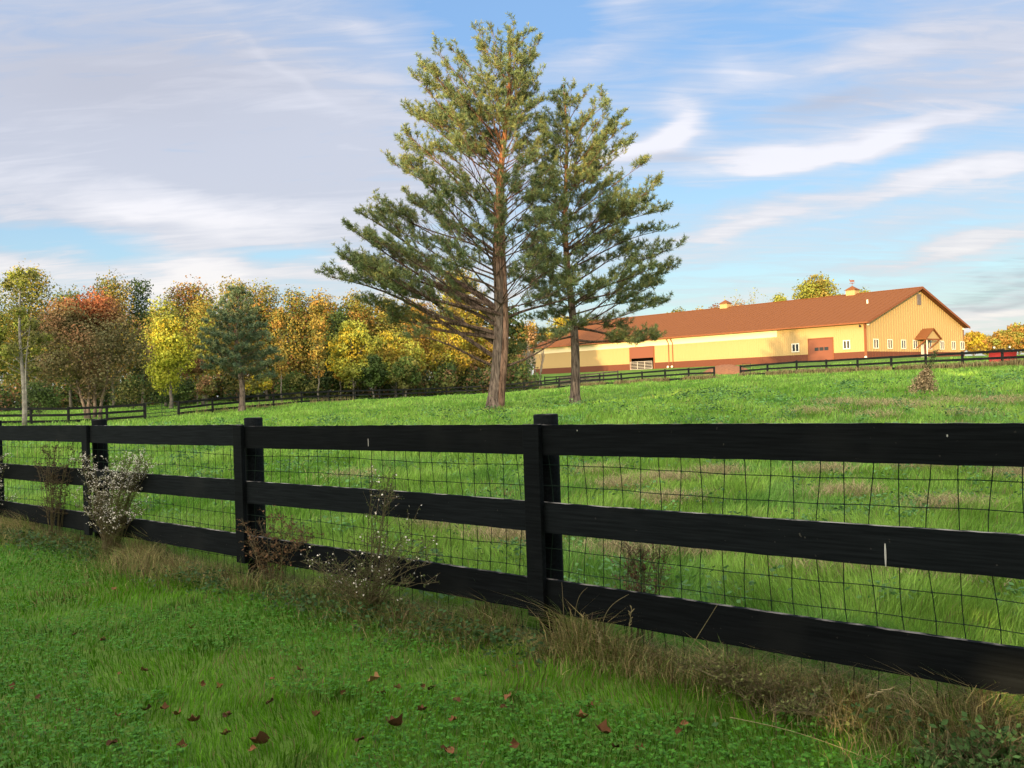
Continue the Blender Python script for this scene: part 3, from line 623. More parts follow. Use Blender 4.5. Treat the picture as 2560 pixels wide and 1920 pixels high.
def dtree(label, px, Y, top, hw_, pals, base=None, n=9500, leafk=.0025, bare=.09, seed=None, group='trees of the autumn wood', name='broadleaf_tree', cat='tree', trunk=BARKG, tr=.17, K=38, colfn=None, stems=1, lobe=.31, topz=None, fill=.14, squash=.85):
    hw = hw_*(1.13 if name == 'broadleaf_tree' and Y < 115 and hw_ > 22 else 1.3 if Y > 180 else 1); TN[0] += 1; sd = seed if seed is not None else TN[0]*7+3; rs = np.random.RandomState(sd); r = random.Random(sd)
    p = P(px, top, Y); X = p.x; g = gz(X, Y); H = p.z-g; hwm = hw*Y/F
    e = empty(name, (X, Y, g), label, cat, group)
    cb = H*bare if base is None else P(px, base, Y).z-g; ch = H-cb
    lumps = []; lr = min(hwm*.85, max(min(hwm, ch/2)*lobe, ch*.13))
    for i in range(K):
        while True:
            d = np.array([r.uniform(-1, 1), r.uniform(-1, 1), r.uniform(-1, 1)]); l_ = np.linalg.norm(d)
            if .3 < l_ < 1: break
        d = d/l_*r.uniform(.6, 1)
        if i < 4: d = np.array([(-1, 1, -.85, .85)[i], 0, (-.45, -.35, .35, .4)[i]])*.97; d[2] *= 1
        rr = lr*r.uniform(.75, 1.2); t = (d[2]+1)/2; wfac = .86+.14*math.sin(PI*min(1, t*1.15)); bx_ = 1.25 if abs(d[2]) > .5 else 1
        lumps.append((d[0]*bx_*(hwm-rr*.8)*wfac, d[1]*bx_*(hwm-rr*.8)*wfac, cb+ch/2+d[2]*(ch/2-rr*squash), rr, squash))
    zc = H-lr*squash*1.6
    while zc > cb+lr*.6: a_ = r.uniform(0, 6.28); f_ = max(0, hwm-lr)*r.uniform(.1, .5); lumps.append((math.cos(a_)*f_, math.sin(a_)*f_, zc, lr*r.uniform(.9, 1.1), squash)); zc -= lr*.95
    for q_ in range(5): a_ = q_*1.9+r.uniform(0, 1); rq = lr*r.uniform(.8, 1.05); lumps.append((math.cos(a_)*(hwm-rr)*.42, math.sin(a_)*(hwm-rr)*.42, H-rq*squash*r.uniform(1.25, 1.75), rq, squash))
    lumps.append((r.uniform(-.15, .15)*hwm, 0, H-lr*squash*.98, lr, squash)); lumps.append((0, 0, cb+ch*.5, min(hwm*.6, ch*.38), ch/2/hwm if ch/2 < hwm else 1.1))
    # trunk and limbs
    m = MB(); th = cb+ch*.45
    for s in range(stems):
        ox = (s-(stems-1)/2)*tr*2.2; bx = (s-(stems-1)/2)*hwm*.16
        pts = [Vector((ox+r.uniform(-.05, .05), r.uniform(-.05, .05), -.15))]; kk = 6
        for i in range(1, kk+1): t = i/kk; pts.append(Vector((ox+bx*t+r.uniform(-.1, .1), r.uniform(-.12, .12), th*t)))
        m.tube(pts, [tr*(1.35 if i == 0 else 1)*(1-.7*i/kk) for i in range(kk+1)], 7)
    for lx, ly, lz, lrr, _ in lumps[:10]:
        z0 = max(cb*.7, lz-math.hypot(lx, ly)*.9-.4); z0 = min(z0, th*.98); m.tube([(0, 0, z0), (lx*.5, ly*.5, (z0+lz)/2+.1), (lx, ly, lz)], [tr*.42, tr*.28, tr*.1], 5)
    m.build('trunk', trunk, e, True)
    me = crown_mesh('crown', lumps, n, leafk*Y, rs, pals, colfn, fill); link('crown', me, LEAF, e)
    return e
# -- the wood on the left, front row first
dtree('tall yellow-green tree at the far left edge, behind the pale slender trunk', 62, 84, 655, 78, ['yg', 'yg', 'olive', 'gold'], n=10400, K=42)
dtree('leafy green-gold tree cut by the left edge of the view', -40, 80, 690, 70, ['yg', 'green', 'gold'], n=7200)
dtree('low olive tree filling the dip right of the tall left-edge tree', 168, 98, 713, 42, ['olive', 'yg', 'yg', 'green'])
dtree('rounded gold dome of a tree rising behind the red-leaved tree', 275, 92, 674, 74, ['gold', 'gold', 'yg', 'orange', 'olive'], n=10400, K=42)
dtree('narrow dark green tree beside the gold dome', 347, 94, 690, 30, ['green', 'dark', 'blue'], n=5120)
dtree('broad orange-brown tree left of the blue-green pine, highest in its stretch', 468, 100, 692, 84, ['orange', 'olive', 'rust', 'gold', 'yg'], n=10400, K=42)
dtree('bright yellow tree in front of the wood, between the red tree and small pine', 420, 78, 785, 56, ['yellow', 'yellow', 'lime', 'yg'], base=985, n=9600, K=36, leafk=.0027,
      colfn=lambda c, col, rs: np.where((c[:, 2] < 6.2+rs.randn(len(c)))[:, None], np.array([.34, .36, .04]), col))
dtree('yellow-green tree whose crown shows above the bright yellow one', 408, 88, 738, 56, ['lime', 'yg', 'gold'], n=7200)
dtree('small gold tree squeezed between the bright yellow tree and the small pine', 500, 90, 740, 38, ['lime', 'gold', 'yg'], n=5600)
dtree('tall gold-olive tree standing right behind the small pine', 585, 98, 690, 72, ['gold', 'olive', 'yg', 'gold'], n=9600, K=42)
dtree('orange-topped tree to the upper right of the small pine', 660, 99, 697, 44, ['orange', 'gold', 'olive', 'olive', 'yg'], n=7200)
dtree('brown-olive rounded tree in the middle of the wood edge', 735, 100, 715, 56, ['olive', 'green', 'rust', 'olive', 'gold'], n=8800)
dtree('slim orange sapling against the brown-olive tree', 697, 90, 766, 20, ['orange', 'gold', 'olive', 'gold'], base=950, n=2400, K=8, lobe=.6, tr=.08)
dtree('gold and orange tree next to the brown-olive one', 803, 101, 722, 50, ['gold', 'olive', 'gold', 'orange', 'yg'], n=8000)
dtree('narrow flame-orange tree in the wood edge', 789, 91, 750, 21, ['orange', 'gold', 'olive', 'gold'], base=950, n=2880, K=8, lobe=.6, tr=.08)
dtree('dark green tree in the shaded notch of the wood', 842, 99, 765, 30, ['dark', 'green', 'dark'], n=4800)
dtree('gold-green tree under the left tips of the big pine', 885, 104, 724, 48, ['gold', 'yg', 'orange', 'olive'], n=7680)
dtree('olive-gold tree behind the lowest left limbs of the big pine', 962, 106, 732, 56, ['yg', 'olive', 'gold'], n=8000)
dtree('orange and yellow tree behind the left side of the big pine', 1040, 106, 745, 46, ['orange', 'yellow', 'gold', 'orange'], n=7680)
dtree('tall bright gold tree seen through the big pine limbs', 1140, 112, 660, 82, ['yellow', 'gold', 'lime', 'gold'], n=11200, K=42)
dtree('spreading yellow-green tree in front of the wood, left of the big pine', 880, 95, 795, 62, ['lime', 'yg', 'lime', 'yellow'], base=968, n=10400, K=36)
dtree('yellow tree with hanging foliage just left of the big pine trunk', 985, 98, 820, 70, ['lime', 'yellow', 'yg', 'gold'], base=968, n=10400, K=36)
dtree('small orange-yellow tree at the wood corner beside the shaded gap', 850, 96, 900, 18, ['orange', 'yellow', 'gold'], base=960, n=2400, K=8, lobe=.6, tr=.08)
dtree('low dark green tree under the yellow ones', 930, 94, 885, 40, ['green', 'dark', 'green'], base=972, n=4800, tr=.1)
dtree('low dark green bushy tree left of the big pine trunk', 1012, 93, 888, 36, ['green', 'green', 'olive'], base=974, n=4480, tr=.1)
dtree('gold tree behind the big pine trunk', 1110, 106, 790, 60, ['yellow', 'gold', 'lime'], base=965, n=8800)
dtree('yellow tree between the trunks of the two big pines', 1190, 112, 812, 50, ['gold', 'yellow', 'peach'], base=960, n=7680)
dtree('dark green tree half hidden behind the big pine trunk', 1265, 118, 845, 36, ['green', 'olive', 'dark'], base=955, n=5600)
dtree('peach-gold tree above the left end of the barn', 1310, 190, 800, 50, ['gold', 'peach', 'orange'], n=6400)
dtree('yellow tree behind the barn roof, left of the slim pine', 1400, 195, 782, 46, ['yellow', 'gold', 'yg'], n=6400)
dtree('pinkish tree behind the barn roof, right of the slim pine', 1480, 200, 790, 50, ['peach', 'gold', 'orange'], n=6400)
dtree('orange tree behind the barn roof under the pine foliage', 1580, 205, 792, 54, ['gold', 'orange', 'yg'], n=6400)
dtree('green-gold tree at the right edge of the pine foliage, behind the barn roof', 1695, 205, 768, 30, ['yg', 'olive'], n=4000)
dtree('low gold treetop behind the roof, left of the first cupola', 1745, 210, 766, 34, ['gold', 'orange', 'olive'], n=4800)
dtree('rust treetop just left of the first cupola', 1795, 208, 757, 22, ['rust', 'orange', 'olive'], n=3200)
dtree('round peach treetop just right of the first cupola', 1846, 206, 751, 20, ['peach', 'orange'], n=3200)
dtree('large yellow-green tree rising behind the barn roof left of the weather vane cupola', 2045, 200, 683, 64, ['gold', 'yg', 'lime', 'gold'], n=13600, K=26, lobe=.34)
dtree('small pointed yellow-green tree on the roofline, left of the large one', 1948, 200, 733, 16, ['yg', 'lime'], n=1920, K=8, lobe=.6)
dtree('small gold treetop just right of the weather vane cupola', 2160, 200, 719, 14, ['gold', 'yg'], n=1920, K=8, lobe=.6)
dtree('yellow tree touching the right corner of the barn', 2432, 190, 828, 26, ['gold', 'yellow', 'orange'], bare=.08, n=4160, group='trees beyond the barn')
dtree('golden tree second from the barn corner on the right', 2470, 200, 838, 34, ['gold', 'orange', 'yg'], bare=.08, n=5120, group='trees beyond the barn')
dtree('yellow-green tree behind the red plough', 2505, 195, 824, 30, ['gold', 'yg', 'orange'], bare=.08, n=5120, group='trees beyond the barn')
dtree('orange-sided tall tree at the right edge of the view', 2545, 195, 808, 38, ['orange', 'gold', 'yg'], bare=.08, n=7200, group='trees beyond the barn')
# darker trees deep in the wood, hidden for the most part
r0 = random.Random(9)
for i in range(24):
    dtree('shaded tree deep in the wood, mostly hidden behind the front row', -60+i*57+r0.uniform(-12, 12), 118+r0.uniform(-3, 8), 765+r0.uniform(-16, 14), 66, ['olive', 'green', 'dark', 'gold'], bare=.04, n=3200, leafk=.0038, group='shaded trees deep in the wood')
# dense dark undergrowth that closes the wood at the ground
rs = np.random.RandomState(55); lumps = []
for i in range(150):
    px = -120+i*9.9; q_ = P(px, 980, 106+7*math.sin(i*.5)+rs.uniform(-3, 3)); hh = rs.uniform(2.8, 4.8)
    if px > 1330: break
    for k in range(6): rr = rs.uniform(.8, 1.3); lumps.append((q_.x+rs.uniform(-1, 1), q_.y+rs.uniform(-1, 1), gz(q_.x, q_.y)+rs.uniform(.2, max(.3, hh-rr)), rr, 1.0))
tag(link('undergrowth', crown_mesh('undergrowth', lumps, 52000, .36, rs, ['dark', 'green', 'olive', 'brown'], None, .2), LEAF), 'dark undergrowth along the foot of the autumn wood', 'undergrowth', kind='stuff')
# shrubs along the wood edge
for lab, px, Y, top, hw, pals, base in [
    ('pink-brown bush left of the small pine', 492, 80, 895, 26, ['peach', 'rust', 'brown'], 940),
    ('tan thinning shrub under the left side of the small pine', 515, 76, 938, 26, ['brown', 'peach', 'olive'], 1000),
    ('yellow sapling under the right side of the small pine', 645, 82, 930, 34, ['lime', 'yellow', 'olive'], 985),
    ('bright yellow bush at the left end of the barn', 1290, 128, 902, 34, ['yellow', 'lime', 'gold'], 948),
    ('round dark green bush beside the far fence, left of the big pine trunk', 1135, 112, 905, 34, ['green', 'dark', 'olive'], 964),
    ('yellow-green bush right behind the foot of the big pine', 1190, 118, 895, 32, ['lime', 'yellow'], 955),
    ('green bush in the shade under the red-leaved tree', 330, 82, 930, 60, ['dark', 'green', 'olive'], 1035),
    ('dark bush at the wood edge behind the paddock gate', 455, 86, 945, 60, ['dark', 'green'], 1020),
    ('dark green bush behind the pale slender trunk', 95, 72, 950, 60, ['dark', 'green'], 1045),
    ('dark bush behind the long fence, right of the small pine', 735, 92, 925, 46, ['dark', 'olive', 'green'], 1000),
    ('shaded bush filling the notch of the wood', 815, 98, 915, 40, ['dark', 'dark', 'olive'], 990)]:
    dtree(lab, px, Y, top, hw, pals, base=base, n=2200, K=10, lobe=.5, tr=.05, group='bushes along the edge of the wood', name='bush', cat='bush')
# bare grey trees at the barn's left end, and the thin one on the roofline
def bare_tree(label, px, Y, top, spread, m, leaves=0, seed=1, lcol='yg'):
    r = random.Random(seed); p = P(px, top, Y); g = gz(p.x, Y); H = p.z-g; e = empty('bare_tree', (p.x, Y, g), label, 'tree', 'bare trees'); mb = MB(); tips = []
    def grow(a, d, l, rad, k):
        b = a+d*l; mid = a+d*l*.5+Vector((r.uniform(-1, 1), r.uniform(-1, 1), 0))*l*.05; mb.tube([a, mid, b], [rad, rad*.8, rad*.6], 5 if k > 2 else 4, cap=False)
        if k == 0: tips.append(b); return
        for _ in range(3): grow(a+d*l*r.uniform(.5, 1), (d+Vector((r.uniform(-1, 1)*spread, r.uniform(-1, 1)*spread, r.uniform(0, .5)))).normalized(), l*r.uniform(.55, .8), rad*.55, k-1)
    for s in range(2): grow(Vector((s*.3-.15, 0, -.1)), Vector((r.uniform(-.12, .12), 0, 1)).normalized(), H*.38, .13, 4)
    k_ = H/max(v[2] for v in mb.v); mb.v = [(v[0], v[1], v[2]*k_) for v in mb.v]; mb.build('trunk', m, e)
    if leaves:
        rs = np.random.RandomState(seed); t = np.array([tips[i] for i in rs.randint(0, len(tips), leaves)])*[1, 1, k_]; c = t+rs.randn(leaves, 3)*.35; nr = rs.randn(leaves, 3); nr /= np.linalg.norm(nr, axis=1)[:, None]
        v, f = diamonds(c, nr, np.full(leaves, .42), rs); link('crown', npmesh('crown', v, [f], np.repeat(np.array([PAL[lcol]]*leaves)*rs.uniform(.7, 1.2, (leaves, 1)), 4, 0)), LEAF, e)
bare_tree('bare pale tree just left of the barn end', 1322, 122, 850, .35, BARKP, seed=3)
bare_tree('second bare tree, closest to the barn end', 1342, 124, 862, .3, BARKG, seed=4)
bare_tree('thin nearly leafless tree above the roofline, right of the first cupola', 1872, 205, 722, .5, BARKP, leaves=160, seed=6)
bare_tree('thin half-bare tree directly behind the first cupola', 1835, 207, 728, .5, BARKP, leaves=120, seed=8)

# -- red-leaved tree on the left
def redcol(c, col, rs):
    nz = vnoise(c[:, 0]*1.1, c[:, 2]*1.1+c[:, 1], 7); hh = c[:, 2]/9.0
    t = np.clip((hh-.62)*2.2+nz*.55, 0, 1)[:, None]; low = 1.6*np.array([.085, .078, .035])*(1-np.clip(nz, 0, 1)[:, None]*.35)+1.6*np.array([.10, .035, .02])*np.clip(nz*1.2, 0, 1)[:, None]
    return low*(1-t)+np.array([.30, .085, .045])*t*.85+np.array([.3, .2, .05])*.15*t
dtree('red and rust-leaved tree with several pale stems, in front of the left wood', 222, 60, 722, 150, ['red', 'rust'], base=1000, n=24000, leafk=.0027, K=34, colfn=redcol, stems=4, trunk=mat('bark_tan', (.13, .10, .08), .9, .1, col2=(.21, .165, .13), ns=5), tr=.13, lobe=.34, group='lone trees in the paddock', seed=12, name='red_leaved_tree')
# -- pale slender tree at the left
def slender():
    r = random.Random(4); rs = np.random.RandomState(4); Y = 50; p = P(48, 670, Y); g = gz(p.x, Y); H = p.z-g
    e = empty('slender_tree', (p.x, Y, g), 'slender pale-barked tree with thin yellow-green leaves at the far left', 'tree', 'lone trees in the paddock'); m = MB(); lumps = []
    for k, (bx, rad, hh) in enumerate([(0, .12, 1), (.55, .06, .8)]):
        m.tube([(bx*t+.06*math.sin(t*7+k), .05*math.cos(t*5), -.1+H*hh*.92*t if t else -.1) for t in [i/10 for i in range(11)]], [rad*(1.2-t*.95) for t in [i/10 for i in range(11)]], 7)
    for i in range(26):
        z = H*r.uniform(.30, .93); a = r.uniform(0, 6.28); l = r.uniform(.5, 1.4)*(1.15-z/H*.5); d = Vector((math.cos(a)*l, math.sin(a)*l, l*r.uniform(.3, .9))); m.tube([(0, 0, z), Vector((0, 0, z))+d*.5, Vector((0, 0, z))+d], [.035, .02, .01], 4)
        if z > H*.42 or i % 4 == 0: lumps.append((d.x, d.y, min(z+d.z, H*.97), r.uniform(.3, .55), .9))
    m.build('trunk', BARKP, e, True); link('crown', crown_mesh('crown', lumps, 3600, .15, rs, ['yg', 'lime', 'olive', 'yg'], None, .5), LEAF, e)
slender()

# -- pines
def pine(label, px, py, Y, Ht, lean, LR, RR, tr, elev, nlimb, seed, stems=(), h0=2.2, tuftlen=.15, dens=1.0, cols=((.055, .085, .035), (.075, .11, .04), (.10, .12, .035)), inner=.42, orange=True, extra=(), trunkcol=(.16, .125, .10), name='pine_tree', wid=.017, per=.30):
    r = random.Random(seed); rs = np.random.RandomState(seed); b = P(px, py, Y); g = gz(b.x, Y)
    e = empty(name, (b.x, Y, g), label, 'pine tree', 'lone trees in the paddock')
    def axis(z): t = z/Ht; return Vector((lean*t+.12*math.sin(t*9), .1*math.sin(t*6+1), z))
    def prof(tab, z): return float(np.interp(z, [a for a, _ in tab], [b for _, b in tab]))
    bk = lambda t: tuple(np.array(trunkcol)*(1-t)+np.array((.34, .15, .07))*t) if orange else trunkcol
    m = MB(); K = 26
    pts = [axis(Ht*i/K) for i in range(K+1)]; pts[0].z = -.25
    rad = [tr*(1.55 if i == 0 else 1.10 if i == 1 else 1)*(1-i/K)**.85+.012 for i in range(K+1)]
    for i in range(K): m.tube(pts[i:i+2], rad[i:i+2], 14, bk(min(1, max(0, (i/K-.28)*3.2))), cap=False)
    for dx, dy, hs, rs_ in stems:
        q = [Vector((dx*(1 if i > 0 else .9)*min(1, .55+i*.12), dy, hs*i/12-.2 if i == 0 else hs*i/12))+Vector((axis(hs*i/12).x*.6, 0, 0)) for i in range(13)]
        m.tube(q, [rs_*(1.2 if i == 0 else 1)*(1-i/12*.8) for i in range(13)], 12, bk(.3), cap=False)
    m.build('trunk', BARK, e, True)
    lb = MB(); tc_, td_ = [], []
    def tuft(p, d): tc_.append(p); td_.append(d)
    def limb(z0, az_, R, ele, rad0, leafy=True):
        d = Vector((math.cos(az_), math.sin(az_), 0)); n = 9; pts = []; a0 = axis(z0); ph = r.uniform(0, 6); side = Vector((-d.y, d.x, 0))
        for i in range(n+1):
            t = i/n; zz = R*math.tan(ele)*(t**.9)+R*.05*math.sin(t*PI*1.3+ph); pts.append(a0+d*R*t+side*R*.05*math.sin(t*4+ph)+Vector((0, 0, zz)))
        c = (.12, .085, .065) if z0 < Ht*.5 else (.20, .11, .07)
        lb.tube(pts, [rad0*(1-.88*i/n) for i in range(n+1)], 6, c, cap=False)
        L_ = R; ns = max(4, int(L_/per*2)); 
        for i in range(ns):
            t = r.uniform(.16, 1.0)**.8
            if t > .99: t = .99
            k = min(n-1, int(t*n)); p = pts[k].lerp(pts[k+1], t*n-k); dr = (pts[k+1]-pts[k]).normalized()
            sgn = 1 if i % 2 else -1; sl_ = (1-t*.72)*L_*.30*r.uniform(.5, 1.1)+.22
            sd = (dr*.75+side*sgn*r.uniform(.35, .9)+Vector((0, 0, r.uniform(-.15, .75)))).normalized(); q = p+sd*sl_*.5+Vector((0, 0, .02)); tip = p+sd*sl_+Vector((0, 0, sl_*.14))
            lb.tube([p, q, tip], [max(.007, rad0*.22*(1-t*.6)), .007, .004], 4, (.19, .12, .085), cap=False)
            if not leafy and t < .7: continue
            if t < (inner if z0+R*math.tan(ele) < Ht*.72 else inner*.35) and r.random() > .18: continue
            nt_ = max(3, int(sl_/.075*dens))
            for j in range(nt_):
                u = r.uniform(.25, 1); cpt = p.lerp(tip, u); td = (sd*.6+Vector((r.uniform(-1, 1), r.uniform(-1, 1), r.uniform(-.3, .9)))*.75).normalized(); ln = r.uniform(.05, .22)
                if j % 3 == 0: lb.tube([cpt, cpt+td*ln], [.0045, .003], 3, (.19, .12, .085), cap=False)
                tuft(cpt+td*ln, td)
        for j in range(int(4*dens)): tuft(pts[-1]+Vector((r.uniform(-.12, .12), r.uniform(-.12, .12), r.uniform(0, .12))), Vector((d.x*.5, d.y*.5, .6)).normalized())
    for i in range(nlimb):
        t = (i+.5)/nlimb; zt = h0+(Ht*.985-h0)*(t**.80); az_ = i*2.399+r.uniform(-.3, .3)
        cx = math.cos(az_); R = prof(RR, zt) if cx > 0 else prof(LR, zt); Rd = .5*(prof(RR, zt)+prof(LR, zt)); R = (R*abs(cx)+Rd*.8*(1-abs(cx)))*r.uniform(.78, 1.04)
        ele = elev(zt/Ht)+r.uniform(-.08, .08); z0 = zt-R*math.tan(ele); z0 = max(h0*.85 if z0 < h0*.85 else z0, .5)
        limb(z0, az_, R, math.atan2(zt-z0, R), .014+.0062*R)
    for z0, az_, R, zt, leafy in extra: limb(z0, az_, R, math.atan2(zt-z0, R), .03+.01*R, leafy)
    lb.build('limbs', BARK, e)
    for j in range(30): tuft(axis(Ht*r.uniform(.93, 1.0))+Vector((r.uniform(-.1, .1), r.uniform(-.1, .1), 0)), Vector((r.uniform(-.4, .4), r.uniform(-.4, .4), 1)).normalized())
    T_ = np.array(tc_); D = np.array(td_); nn = 13; n = len(T_)*nn; T2 = np.repeat(T_, nn, 0); D2 = np.repeat(D, nn, 0)
    nd = D2*.75+rs.randn(n, 3)*.55; nd /= np.linalg.norm(nd, axis=1)[:, None]; st = T2-D2*rs.uniform(0, .12, (n, 1)); sd = np.cross(nd, rs.randn(n, 3)); sd /= np.linalg.norm(sd, axis=1)[:, None]
    ln = tuftlen*rs.uniform(.7, 1.25, (n, 1)); w_ = wid; v = np.stack([st-sd*w_*.4, st+sd*w_*.4, st+nd*ln*.6+sd*w_*.5, st+nd*ln, st+nd*ln*.6-sd*w_*.5], 1).reshape(-1, 3)
    ci = np.array(cols)[np.repeat(rs.randint(0, len(cols), len(T_)), nn)]*np.repeat(rs.uniform(.75, 1.25, len(T_)), nn)[:, None]
    I = np.arange(n)[:, None]*5; link('crown', npmesh('crown', v, [I+np.array([[0, 1, 2, 3, 4]])], np.repeat(ci, 5, 0)), NEEDLE, e)
    print('pine', label[:20], 'tufts', len(T_)); return e
PINEC = ((.13, .18, .08), (.165, .22, .09), (.23, .245, .08))
pine('largest pine, with a thick double trunk and wide lower limbs, in mid pasture', 1233, 1027, 35, 15.3, 1.1,
     [(2.5, 4.0), (4.6, 5.2), (5.6, 6.8), (6.3, 5.7), (8, 5.2), (9.9, 4.7), (11, 3.9), (12.4, 4.0), (13.3, 3.3), (14.3, 3.0), (14.9, 1.7), (15.5, .6)],
     [(2.5, 2.8), (5.8, 3.4), (8, 2.8), (9.9, 2.3), (11, 1.9), (12.6, 1.6), (14, 1.5), (14.9, 1.2), (15.5, .5)], .26,
     lambda t: .50 if t < .6 else .60 if t < .85 else .9, 124, 21, stems=((.36, .05, 9.5, .22),), h0=4.7, inner=.60, cols=PINEC, dens=1.0,
     extra=((1.9, 3.5, 3.6, 2.9, False), (1.5, .05, 2.9, 3.0, False), (2.3, 3.1, 6.6, 5.5, True), (2.7, 2.9, 5.8, 4.6, True), (3.3, .3, 3.8, 5.0, False), (3.0, 3.4, 5.2, 5.2, True), (2.9, 3.3, 6.0, 5.9, True), (3.4, 2.95, 6.2, 6.5, True), (3.9, 3.2, 5.8, 7.2, True), (3.2, 2.6, 5.2, 5.4, True), (3.6, 3.55, 4.8, 5.4, True), (4.2, 3.0, 5.6, 7.9, True), (2.8, 2.8, 4.6, 4.0, True)))
pine('slimmer pine with a single straight trunk, standing right of the largest pine', 1437, 1015, 38, 13.95, -.1,
     [(2.6, 1.6), (3.6, 2.2), (6.1, 2.3), (9.5, 1.7), (11.4, 1.4), (12.6, 1.0), (13.3, .8), (13.9, .4)],
     [(2.6, 3.0), (3.4, 3.9), (4.6, 5.1), (6.1, 4.8), (7.7, 4.4), (8.8, 4.6), (10.0, 4.3), (10.6, 2.7), (11.6, 2.9), (12.9, 2.5), (13.5, 1.5), (13.95, .5)], .20,
     lambda t: .12 if t < .35 else .35 if t < .6 else .55 if t < .85 else .9, 104, 33, h0=2.9, cols=PINEC, dens=1.1, inner=.40,
     extra=((3.2, .2, 3.6, 2.9, True), (3.0, -.3, 2.6, 2.5, True), (2.9, 3.3, 2.3, 2.6, True)))
pine('small blue-green pine standing against the wood, left of centre', 603, 1029, 64, 9.1, -.1,
     [(2.2, 2.3), (3.4, 2.9), (4.6, 2.8), (6.5, 2.2), (8, 1.5), (9.1, .25)], [(2.2, 2.3), (3.4, 2.9), (4.6, 2.8), (6.5, 2.2), (8, 1.5), (9.1, .25)], .22,
     lambda t: .25 if t < .4 else .5 if t < .8 else .9, 70, 44, h0=2.5, tuftlen=.2, dens=.8, inner=.1, orange=False, cols=((.09, .145, .085), (.115, .17, .09), (.15, .18, .075)), wid=.032, per=.36)

# wood behind the photographer: its long evening shadow lies over the pasture
def rear_wood():
    rs = np.random.RandomState(77); lumps = []
    for i in range(46):
        x = -128+i*3.35+rs.uniform(-.8, .8); Y0 = -10+rs.uniform(-1.5, 1.5); H = 12.8+rs.uniform(-1.0, .9)+.5*math.sin(i*.8)
        for k in range(34): z = rs.uniform(.5, H-1.6); rr = rs.uniform(1.1, 1.6); lumps.append((x+rs.uniform(-1.7, 1.7), Y0+rs.uniform(-1.5, 1.5), z+.4, rr, .9))
        lumps.append((x, Y0, H-1.2, 1.3, .9))
    me = crown_mesh('crown', lumps, 130000, .95, rs, ['gold', 'green', 'olive'], None, .4)
    return tag(link('woodland', me, LEAF), 'autumn wood behind the photographer that shades the pasture', 'wood', kind='stuff')
rear_wood()

# ------------------------------------------------------------------ grass
def blades(name, x, y, h_, w_, col, rs, lean=.5, label=None, curve=True, m=GRASSM, z=None, kind='stuff', cat=None, droop=0., clump=0):
    n = len(x); z = ground(x, y) if z is None else z; a = rs.uniform(0, 2*PI, n) if not clump else 3.5*vnoise(x*clump, y*clump, 61)+rs.uniform(-1.1, 1.1, n); d = np.c_[np.cos(a), np.sin(a)]; b = rs.uniform(0, 2*PI, n); s = np.c_[np.cos(b), np.sin(b)]*(w_/2)[:, None]
    L1 = lean*rs.uniform(.2, 1, n)*h_
    p0 = np.c_[x, y, z-.01]; p1 = np.c_[x+d[:, 0]*L1*.35, y+d[:, 1]*L1*.35, z+h_*.6]; p2 = np.c_[x+d[:, 0]*L1*(1+droop), y+d[:, 1]*L1*(1+droop), z+h_*(1-.6*droop)]
    S3 = np.c_[s, np.zeros(n)]
    v = np.stack([p0-S3, p0+S3, p1+S3*.8, p2, p1-S3*.8], 1).reshape(-1, 3); I = np.arange(n)[:, None]*5
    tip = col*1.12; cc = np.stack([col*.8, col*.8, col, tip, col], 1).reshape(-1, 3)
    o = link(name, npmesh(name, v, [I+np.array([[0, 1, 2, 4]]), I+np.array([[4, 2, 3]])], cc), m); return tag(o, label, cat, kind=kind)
def frustum(rs, n, y0, y1, m=.0, pw=2.0):
    u = rs.rand(n); Y = (y0**(2-pw)+(y1**(2-pw)-y0**(2-pw))*u)**(1/(2-pw)) if pw != 2 else y0*(y1/y0)**u
    X = rs.uniform(-1, 1, n)*(Y*.66+.8); return X, Y
def side(x, y): return (x-FA[0])*FN[0]+(y-FA[1])*FN[1]        # >0: camera side of the near fence
G1, G2, G3 = np.array([.145, .32, .034]), np.array([.16, .32, .04]), np.array([.28, .46, .075]); TAN = np.array([.36, .26, .13]); BRN = np.array([.20, .13, .065])
rs = np.random.RandomState(1)
# near lawn
x, y = frustum(rs, 230000, 1.55, 9.5, pw=1.9); k = side(x, y) > .12; x, y = x[k], y[k]
nz = vnoise(x*2.3, y*2.3, 5); n2_ = vnoise(x*6, y*6, 6)
lawn = np.array([.065, .215, .009]); lawn2 = np.array([.125, .31, .014])
t = np.clip(.5+nz*.7+.35*vnoise(x*.8, y*.8, 15), 0, 1)[:, None]; col = lawn*(1-t)+lawn2*t; kd = n2_ > .55; col[kd] *= .55; col = col*rs.uniform(.55, 1.45, (len(x), 1)); dr = rs.rand(len(x)) < .05+.12*(vnoise(x*3.7, y*3.7, 19) > .5); col[dr] = TAN*.8
hh = (.030+.024*np.clip(nz+n2_*.6, 0, 1))*rs.uniform(.6, 1.5, len(x))
blades('lawn_grass', x, y, hh, np.maximum(.0032, y*.0008), col, rs, .9, 'mown green lawn grass on the near side of the fence', cat='grass', clump=5)
